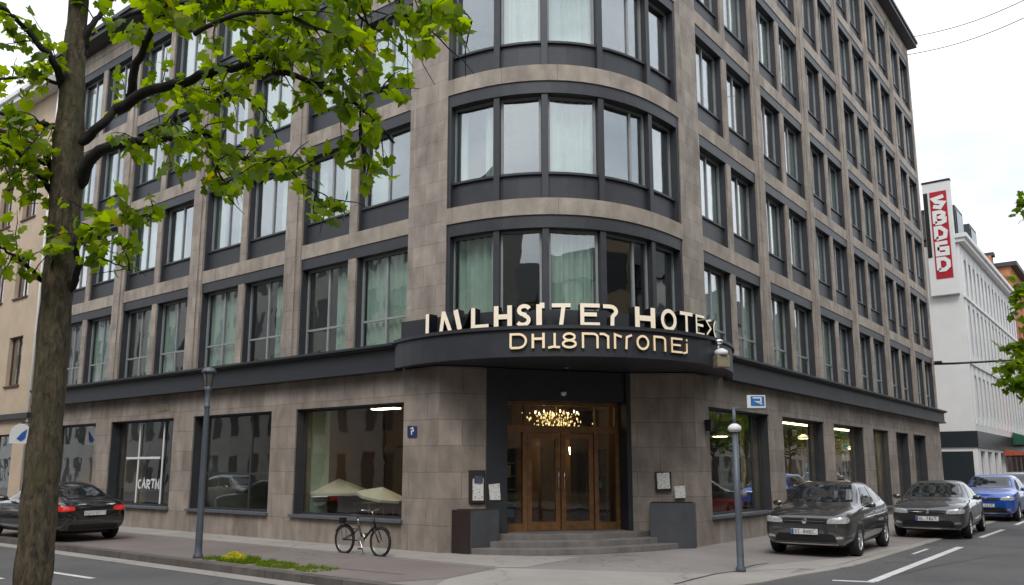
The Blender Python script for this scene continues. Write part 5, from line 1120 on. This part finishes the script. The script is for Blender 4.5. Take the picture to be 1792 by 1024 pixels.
    for s, ax in ((1, 'l'), (-1, 'r')):
        patch('side_window', [(.60, bz+.01), (-.36, bz+.03), (-.36, tz), (.16, tz-.03)], ax, M['carglass'], rnd=.06)
        patch('side_window', [(-.43, bz+.03), (-1.22 if not sed else -1.2, bz+.06), (-1.05 if not sed else -1.0, tz-.09), (-.43, tz)], ax, M['carglass'], rnd=.06)
        if not sed: patch('side_window', [(-1.29, bz+.07), (-1.62, bz+.11), (-1.42, tz-.15), (-1.13, tz-.11)], ax, M['carglass'], rnd=.15)
        for x0_ in (.86, -.39, -1.28):
            pp = [(x0_, .32), (x0_-.012, .32), (x0_-.012 + (0 if x0_ > -1 else 0), bz-.03), (x0_, bz-.03)]
            patch('door_seam', pp, ax, M['trim'], .0025, 1, 8, 0, .01, body)
        patch('sill_trim', [(.95, .19), (-.95, .19), (-.95, .27), (.95, .27)], ax, M['trim'], .008, 12, 2, 0)
        for x0_ in (-.22, -1.12):
            patch('door_handle', [(x0_, .80*hs), (x0_-.17, .81*hs), (x0_-.17, .845*hs), (x0_, .835*hs)], ax, pmat, .022, 4, 2, .4, .03)
        b = MB(); b.lathe([(0, -.11), (.05, -.09), (.075, 0), (.055, .08), (0, .1)], (0, 0, 0), 'y', 12); o = b.build('side_mirror', pmat, parent=root, smooth=True); o.location = (.55, s*.97, .99*hs); o.scale = (.7, 1, .9)
        b = MB(); b.box(-.03, .03, -.1, 0, -.03, .0); o2 = b.build('mirror_arm', M['trim'], parent=o); o2.location = (0, -.04*s if s < 0 else -.04, -.03)
    f = P[0][0]
    hz = .66 if not sed else .62
    for s in (1, -1):
        patch('headlight', [(s*.42, hz*hs), (s*.82, (hz+.01)*hs), (s*.81, (hz+.135)*hs), (s*.46, (hz+.10)*hs)], 'f', M['headlamp'], .008, 12, 6, .35)
        patch('tail_light', [(s*.46, .74*hs), (s*.80, .72*hs), (s*.80, .86*hs), (s*.46, .83*hs)], 'b', M['taillamp'], .008, 10, 6, .35)
        patch('fog_light', [(s*.58, .37), (s*.74, .38), (s*.73, .43), (s*.60, .42)], 'f', M['chrome'], .012, 5, 3, .5)
    patch('grille', [(-.40, (hz-.01)*hs), (.40, (hz-.01)*hs), (.41, (hz+.085)*hs), (-.41, (hz+.085)*hs)], 'f', M['trim'], .004, 12, 4, .1)
    patch('grille_bar', [(-.40, (hz+.035)*hs), (.40, (hz+.035)*hs), (.40, (hz+.048)*hs), (-.40, (hz+.048)*hs)], 'f', M['chrome'], .010, 12, 1, 0)
    patch('lower_intake', [(-.62, .30), (.62, .30), (.55, .46), (-.55, .46)], 'f', M['trim'], .004, 14, 5, .15)
    patch('bumper_lip', [(-.7, .255), (.7, .255), (.72, .275), (-.72, .275)], 'f', M['chrome'] if badge != 'none' else M['trim'], .012, 14, 1, 0)
    patch('rear_bumper_trim', [(-.6, .30), (.6, .30), (.58, .42), (-.58, .42)], 'b', M['trim'], .005, 12, 4, .15)
    hit = tree_.ray_cast(Vector((4, 0, .49)), Vector((-1, 0, 0)))[0]
    b = MB(); b.box(0, .012, -.26, .26, -.055, .055); o = b.build('number_plate', M['plate'], parent=root); o.location = (hit.x+.03, 0, .50*hs)
    b = MB(); b.box(.013, .016, -.255, -.21, -.05, .05); b.build('plate_band', M['plateblue'], parent=o)
    rp = random.Random(int(loc[0]*10))
    for i in range(7):
        if i == 2: continue
        b = MB()
        for stx in G[rp.choice('HTEOLCKB8')]: stroke(b, [(x*.036, z*.066) for x, z in stx], .009, 0, .002, 0, 0)
        b.v = [(.0155-v[1], -.185+i*.058+v[0], v[2]-.033) for v in b.v]; b.build('plate_character', M['trim'], parent=o)
    hit = tree_.ray_cast(Vector((-4, 0, .66)), Vector((1, 0, 0)))[0]; b = MB(); b.box(-.012, 0, -.26, .26, -.055, .055); o = b.build('number_plate', M['plate'], parent=root); o.location = (hit.x-.015, 0, .68*hs)
    hit = tree_.ray_cast(Vector((4, 0, (hz+.04)*hs)), Vector((-1, 0, 0)))[0]; b = MB(); b.lathe([(0, 0), (.055, .0), (.05, .012), (0, .014)], (0, 0, 0), 'x', 16); o = b.build('badge', M['chrome'], parent=root); o.location = (hit.x+.012, 0, (hz+.04)*hs)
    # wheels
    for wxx in wbx:
        for s in (-1, 1):
            b = MB(); prof_ = [(.205, -.095), (.29, -.10), (.312, -.08), (.318, -.04), (.318, .04), (.312, .08), (.29, .10), (.205, .095)]
            b.lathe(prof_, (0, 0, 0), 'y', 36, cap=False); o = b.build('wheel', M['tyre'], parent=root, smooth=True); o.location = (wxx, s*.775, .318)
            b = MB(); b.lathe([(.212, s*.03), (.212, s*.088), (.195, s*.092), (.188, s*.07), (.188, s*.03)], n=36, axis='y', cap=False)
            for i in range(5):
                a = 2*PI*i/5
                for d_ in (-.11, .11):
                    p0 = Vector((.04*math.cos(a), 0, .04*math.sin(a))); p1 = Vector((.195*math.cos(a+d_), 0, .195*math.sin(a+d_))); t_ = (p1-p0).normalized(); nn = Vector((-t_.z, 0, t_.x))*.016
                    y0_, y1_ = s*.082, s*.06; q = [p0-nn, p1-nn*.8, p1+nn*.8, p0+nn]; b.face([v+Vector((0, y0_, 0)) for v in q]); 
                    for i2 in range(4): j2 = (i2+1) % 4; b.face([q[i2]+Vector((0, y0_, 0)), q[j2]+Vector((0, y0_, 0)), q[j2]+Vector((0, y1_, 0)), q[i2]+Vector((0, y1_, 0))])
            b.lathe([(0, s*.088), (.045, s*.086), (.05, s*.06)], n=16, axis='y'); b.build('rim', M['alloy'], parent=o)
            b = MB(); b.lathe([(0, s*.028), (.19, s*.03)], n=24, axis='y'); b.build('brake_disc', M['trim'], parent=o)
    b = MB(); b.box(wbx[1]-.3, wbx[0]+.3, -.6, .6, .17, .32); b.build('underbody', M['trim'], parent=root)
    return root
M['alloy'] = mat('alloy_wheel', (.50, .51, .52), .35, .35, .05)
car('parked_car', (5.95, -2.52, .002), PI+R(3), 'dark grey hatchback parked nearest the junction facing the viewer', HATCH, paint('warm_dark_grey_paint', (.045, .042, .040)))
car('parked_car', (12.3, -3.5, .002), PI+R(3), 'dark grey saloon parked second behind the near hatchback', SEDAN, paint('graphite_paint', (.045, .048, .052)))
car('parked_car', (20.9, -3.62, .002), PI, 'bright blue small car parked third along the right kerb', HATCH, paint('bright_blue_paint', (.010, .10, .50)), hs=1.04)
car('parked_car', (26.9, -3.75, .002), PI, 'pale silver car last in the row behind the blue one', HATCH, paint('silver_paint', (.35, .34, .33)), hs=1.08)
car('parked_car', (-3.12, 14.4, .002), PI/2, 'black saloon with lit red tail lights parked half behind the tree trunk', SEDAN, paint('black_paint', (.006, .006, .008)))
car('parked_car', (-7.6, 23.0, road_z(-7.6, 23)+.002), -PI/2, 'white car across the left street seen only as a reflection', HATCH, paint('white_car_paint', (.6, .6, .6)), hs=1.1)

# ------------------------------------------------------------------ things inside the shop windows
M['canvas'] = mat('cream_parasol_canvas', (.58, .52, .42), .85, var=.08)
def parasol(x, y, label, rad_=.95, ztop=1.62, drop=.36, tilt=0, cz=.3):
    r = empty('parasol', (x, y, cz), 0, label, 'parasol'); b = MB(); n = 8
    for k in range(n):
        a0, a1 = 2*PI*k/n, 2*PI*(k+1)/n; b.face([(0, 0, ztop-cz), (rad_*math.cos(a0), rad_*math.sin(a0), ztop-drop-cz), (rad_*math.cos(a1), rad_*math.sin(a1), ztop-drop-cz)])
        b.face([(0, 0, ztop-cz-.01), (rad_*math.cos(a1), rad_*math.sin(a1), ztop-drop-cz-.06), (rad_*math.cos(a0), rad_*math.sin(a0), ztop-drop-cz-.06)])
        b.face([(rad_*math.cos(a0), rad_*math.sin(a0), ztop-drop-cz), (rad_*math.cos(a0), rad_*math.sin(a0), ztop-drop-cz-.06), (rad_*math.cos(a1), rad_*math.sin(a1), ztop-drop-cz-.06), (rad_*math.cos(a1), rad_*math.sin(a1), ztop-drop-cz)])
    o = b.build('canopy', M['canvas'], parent=r, recalc=False); o.rotation_euler = (tilt, 0, 0); b = MB(); b.tube([(0, 0, 0), (0, 0, ztop-cz)], .018, 8); b.build('pole', M['oak'], parent=r); b = MB(); b.lathe([(.2, 0), (.18, .05), (0, .06)], n=16); b.build('base', M['trim'], parent=r)
_p = on_plane(592, 848, (1.5, 0, 0), (1, 0, 0)); _q = on_plane(659, 858, (1.2, 0, 0), (1, 0, 0))
parasol(1.5, _p.y, 'cream parasol on the left inside the large left shop window', .95, _p.z+.16)
parasol(1.2, _q.y, 'smaller tilted cream parasol on the right inside the large left shop window', .62, _q.z+.1, .2, R(12))
def table(x, y, label, h=.72, s=.6):
    r = empty('cafe_table', (x, y, .3), 0, label, 'table'); b = MB(); b.box(-s/2, s/2, -s/2, s/2, h-.03, h); b.build('table_top', M['oak'], parent=r, bevel=.005)
    for sx in (-1, 1):
        for sy in (-1, 1): b = MB(); b.tube([(sx*s*.4, sy*s*.4, h-.03), (sx*s*.45, sy*s*.45, 0)], .014, 6); b.build('leg', M['oak'], parent=r)
table(1.5, 6.6, 'wooden cafe table between the two cream parasols', .55); table(1.2, 5.3, 'wooden cafe table at the right end of the large left window', .6); table(1.9, 7.9, 'wooden cafe table behind the left parasol', .58)
def ceiling_lamp(x, y, lx, ly, label, m='lamp_soft', z=3.215):
    r = empty('ceiling_lamp', (x, y, z), 0, label, 'ceiling lamp'); b = MB(); b.box(-lx/2, lx/2, -ly/2, ly/2, -.02, .0); b.build('light_panel', M[m], parent=r); b = MB(); b.box(-lx/2-.03, lx/2+.03, -ly/2-.03, ly/2+.03, .001, .02); b.build('housing', M['white'], parent=r)
ceiling_lamp(1.3, on_plane(675, 722, (1.3, 0, 0), (1, 0, 0)).y, .25, .8, 'warm ceiling light behind the right half of the large left window'); ceiling_lamp(1.6, on_plane(565, 733, (1.6, 0, 0), (1, 0, 0)).y, .25, .5, 'small warm ceiling light in the far corner of the large left window')
def XR(px, y): return on_plane(px, 800, (0, y, 0), (0, 1, 0)).x
ceiling_lamp(XR(1398, 1.2), 1.2, 3.4, .25, 'long warm ceiling light in the second right shop window'); ceiling_lamp(XR(1485, 1.2), 1.2, 3.6, .3, 'bright warm ceiling light in the third right shop window')
def pendant(x, y, z, label, rad_=.2, m='lamp_on'):
    r = empty('pendant_lamp', (x, y, z), 0, label, 'pendant lamp'); b = MB(); b.lathe([(rad_, 0), (rad_*.8, .06), (.04, .14), (0, .14)], n=20); b.build('lamp_shade', M['white'], parent=r, smooth=True); b = MB(); b.lathe([(0, -.02), (rad_*.7, -.015), (rad_*.7, .01), (0, .01)], n=16); b.build('bulb', M[m], parent=r); b = MB(); b.tube([(0, 0, .14), (0, 0, 3.24-z)], .006, 5); b.build('cord', M['black'], parent=r)
pendant(XR(1262, 1.0), 1.0, 2.6, 'warm pendant lamp in the first right shop window', .28); pendant(XR(1408, 1.2), 1.2, 2.75, 'white pendant lamp in the second right shop window', .22); pendant(XR(1492, 1.2), 1.2, 2.5, 'pendant lamp over the shelves in the third right shop window', .2)
M['redcloth'] = mat('red_upholstery', (.30, .018, .015), .8, var=.2); M['whitecloth'] = mat('white_cushion_cloth', (.6, .6, .6), .85, var=.1)
def armchair(x, y, rz, label):
    r = empty('armchair', (x, y, .3), rz, label, 'armchair'); 
    b = MB(); b.box(-.4, .4, -.38, .38, .12, .42); b.build('seat', M['redcloth'], parent=r, bevel=.06); b = MB(); b.box(-.4, .4, .22, .42, .40, .88); b.build('backrest', M['redcloth'], parent=r, bevel=.08)
    for s in (-1, 1): b = MB(); b.box(s*.36-.08, s*.36+.08, -.36, .30, .4, .62); b.build('armrest', M['redcloth'], parent=r, bevel=.05)
    b = MB(); b.box(-.28, .28, -.34, .2, .42, .56); b.build('cushion', M['whitecloth'], parent=r, bevel=.05)
    for sx in (-.33, .33):
        for sy in (-.3, .3): b = MB(); b.tube([(sx, sy, .12), (sx*1.05, sy*1.05, 0)], .02, 6); b.build('leg', M['oak'], parent=r)
armchair(XR(1268, 1.0), 1.0, R(200), 'red armchair with white cushion, left one in the first right shop window'); armchair(XR(1318, 1.0), 1.0, R(160), 'red armchair with white cushion, right one in the first right shop window')
def shelf(x, y, rz, wd, hgt, label, seed, nsh=5, oak_boards=False):
    r = empty('shelf_unit', (x, y, .3), rz, label, 'shelf'); b = MB(); rg = random.Random(seed)
    for s in (-1, 1): b.box(s*wd/2-.02, s*wd/2+.02, -.15, .15, 0, hgt)
    b.box(-wd/2+.02, wd/2-.02, .13, .15, 0, hgt); b.build('case', M['roomdark'], parent=r)
    cols_ = [mat('goods_%s' % n, c, .6, var=.1) for n, c in (('teal', (.05, .22, .26)), ('white', (.5, .5, .48)), ('ochre', (.4, .25, .08)), ('blue', (.06, .15, .35)))]
    for i in range(nsh):
        z = .05+i*(hgt-.1)/nsh; b = MB(); b.box(-wd/2+.021, wd/2-.021, -.15, .128, z, z+.025); o = b.build('shelf', M['oak'] if oak_boards else M['steel'], parent=r); x_ = -wd/2+.08  # boards are oak with the flag set, steel otherwise
        while x_ < wd/2-.2: w2 = rg.uniform(.08, .22); b = MB(); b.box(x_, x_+w2, -.11, .08, z+.027, z+.027+rg.uniform(.08, .28)); b.build('goods', rg.choice(cols_), parent=o); x_ += w2+rg.uniform(.02, .12)
shelf(XR(1270, 2.0), 2.0, 0, 1.5, 2.3, 'dark shelf of small goods behind the red armchairs', 1); shelf(XR(1475, 1.6), 1.6, 0, 1.5, 2.6, 'shelf of blue and white goods in the third right shop window', 2, 6, True); shelf(XR(1500, 1.6), 1.6, 0, 1.5, 2.6, 'shelf of mixed boxes in the third right shop window, right of the first', 3, 6, True)
shelf(2.4, 10.3, -PI/2, 1.6, 2.6, 'dark shelf with bottles in the second left shop window', 4, 6)
def table_lamp(x, y, label):
    r = empty('table_lamp', (x, y, .3), 0, label, 'lamp'); b = MB(); b.lathe([(.14, .9), (.16, .95), (.03, 1.0), (.03, 1.2), (.07, 1.4), (.05, 1.6), (0, 1.62)], n=18); b.build('glass_body', mat('blue_glass', (.10, .22, .34), .15, var=.2), parent=r, smooth=True); b = MB(); b.lathe([(.24, 0), (.22, .03), (.03, .05), (.03, .78), (.3, .84), (.3, .9), (0, .9)], n=18); b.build('stand', M['whitecloth'], parent=r)
table_lamp(XR(1412, 1.0), 1.0, 'blue glass lamp on a white round stand in the second right window')
# white bars and lettering on the third left window, paper and counter in the fourth
wb = empty('window_cross_bars', (.26, 16.4, 1.6), 0, 'white painted cross bars on the third left shop window', 'window bars'); b = MB()
b.box(16.55, 16.62, .235, .25, .70, 3.12, LM); b.box(15.15, 15.22, .235, .25, .70, 3.12, LM); b.box(15.3, 17.3, .22, .234, 2.02, 2.09, LM); bpart(wb, b, 'bar', M['white'])
lt = empty('window_lettering', (.25, 15.9, 1.25), 0, 'brushed white lettering across the middle pane of the third left shop window', 'lettering')
for i, g in enumerate('CARTM'):
    b = MB(); gl_ = G[g] if g != 'A' else [[(.05, 0), (.45, 1), (.9, 0)], [(.2, .4), (.75, .4)]]
    gl_ = gl_ if g != 'R' else [[(.1, 0), (.1, .95), (.8, .9), (.8, .55), (.15, .5), (.9, 0)]]
    for k, stx in enumerate(gl_): stroke(b, [(x*.22, z*.27) for x, z in stx], .055, -.001*k, .008, 0, 0)
    o = b.build('letter', M['white'], parent=lt); o.location = (-.02, .60-.255*i, -.12+.02*(i % 2)); o.rotation_euler = (0, 0, -PI/2)
ct = empty('wooden_counter', (.95, 19.9, .3), 0, 'wooden counter with crumpled white paper behind the black saloon', 'counter'); b = MB(); b.box(-.3, .3, -.7, 1.2, 0, .75); b.build('counter_body', M['oak'], parent=ct, bevel=.01); b = MB(); b.box(-.34, .34, -.75, 1.25, .752, .79); b.build('counter_top', M['oak'], parent=ct)
b = MB(); rg = random.Random(8)
for i in range(26):
    p = Vector((rg.uniform(-.2, .1), rg.uniform(-.6, .9), .8+rg.random()*.2)); q = [p+rdir(rg)*.14 for _ in range(3)]; b.face(q)
tag(bpart(ct, b, 'paper_heap', M['whitecloth'], recalc=False)); bpy.data.objects['paper_heap'].location = (0, 0, 0)
np_ = MB(); np_.box(-.006, .006, -.16, .16, -.14, .14); tag(np_.build('notice_sheet', M['paper'], loc=(.27, 19.25, 1.75)), 'white notice sheet stuck inside the wood backed far left window', 'notice')
# scooter like stool seen in the second left window
sc_ = empty('bar_stool', (1.0, 10.6, .3), 0, 'white seated bar stool with a slanting wooden leg in the second left window', 'stool'); b = MB(); b.lathe([(0, .72), (.2, .72), (.22, .78), (.16, .84), (0, .85)], n=18); b.build('seat', M['whitecloth'], parent=sc_, smooth=True)
for k in range(4): b = MB(); a = PI/4+k*PI/2; b.tube([(.1*math.cos(a), .1*math.sin(a), .72), (.25*math.cos(a), .25*math.sin(a), 0)], .018, 6); b.build('leg', M['oak'], parent=sc_)
# lobby chandelier and console
ch = empty('chandelier', DM(1.75, 1.1, 3.0), 0, 'glittering gold chandelier seen through the transom above the doors', 'chandelier'); b = MB(); b.tube([(0, 0, 0), (0, 0, .74)], .012, 6)
for k in range(8): a = k*PI/4; b.tube([(0, 0, -.02), (.25*math.cos(a), .25*math.sin(a), -.14), (.5*math.cos(a), .5*math.sin(a), -.02), (.52*math.cos(a), .52*math.sin(a), .05)], .012, 6)
b.build('arms', mat('polished_brass', (.7, .45, .15), .2, 1, .1), parent=ch, smooth=True)
for k in range(8): a = k*PI/4; b = MB(); b.lathe([(0, 0), (.014, .01), (.017, .03), (.008, .06), (0, .065)], (.52*math.cos(a), .52*math.sin(a), .06), n=10); b.build('bulb', M['lamp_on'], parent=ch, smooth=True)
b = MB(); rg = random.Random(12)
for k in range(150):
    p = Vector((rg.gauss(0, .36), rg.gauss(0, .3), rg.uniform(-.26, .1))); q = rg.uniform(.008, .022)
    a_ = [p+Vector(d)*q for d in ((1, 0, 0), (0, 1, 0), (-1, 0, 0), (0, -1, 0))]; t_, u_ = p+Vector((0, 0, q*2)), p-Vector((0, 0, q*2))
    for i in range(4): b.face([a_[i], a_[(i+1) % 4], t_]); b.face([a_[(i+1) % 4], a_[i], u_])
b.build('crystals', mat('self_lit_gold_crystal', (.9, .7, .35), .1, .6, var=0, emis=(1, .7, .3), es=1.1), parent=ch)  # crystals are no bulbs; their sparkle is put in as emission
def wall_light(t, v, z, label):
    r = empty('lobby_lamp', DM(t, v, z), 0, label, 'wall lamp'); b = MB(); b.lathe([(0, -.1), (.06, -.1), (.09, .1), (0, .1)], n=14); b.build('lamp_shade', M['lamp_soft'], parent=r, smooth=True); b = MB(); b.lathe([(0, -.2), (.04, -.19), (.015, -.1), (0, -.1)], n=10); b.build('lamp_foot', M['wood'], parent=r)
wall_light(.9, 2.9, 1.75, 'warm shaded lamp in the lobby behind the left door leaf'); wall_light(2.9, 3.0, 2.2, 'warm shaded lamp at the right side of the lobby')
shelf(*DM(.28, .7, 0)[:2], R(-34.6), .5, 1.9, 'narrow shelf of small goods behind the left door sidelight', 6, 6); shelf(*DM(2.56, .7, 0)[:2], R(-34.6), .5, 1.9, 'narrow shelf of small goods behind the right door sidelight', 7, 6)

# repeats share a group
GR_ = {'car': 'cars parked along the kerbs', 'building': 'buildings around the hotel', 'tree': 'street trees', 'parasol': 'cream parasols in the left window', 'table': 'cafe tables in the left window', 'ceiling lamp': 'ceiling lights in the shops',
       'pendant lamp': 'pendant lamps behind the glass', 'armchair': 'red armchairs in the right window', 'shelf': 'shelf units behind the glass', 'awning': 'awnings down the right street', 'wire': 'overhead wires', 'menu board': 'menu boards by the door', 'notice': 'white notice sheets'}
for o in list(COL.objects):
    c = o.get('category')
    if c in GR_ and o.parent is None: o['group'] = GR_[c]
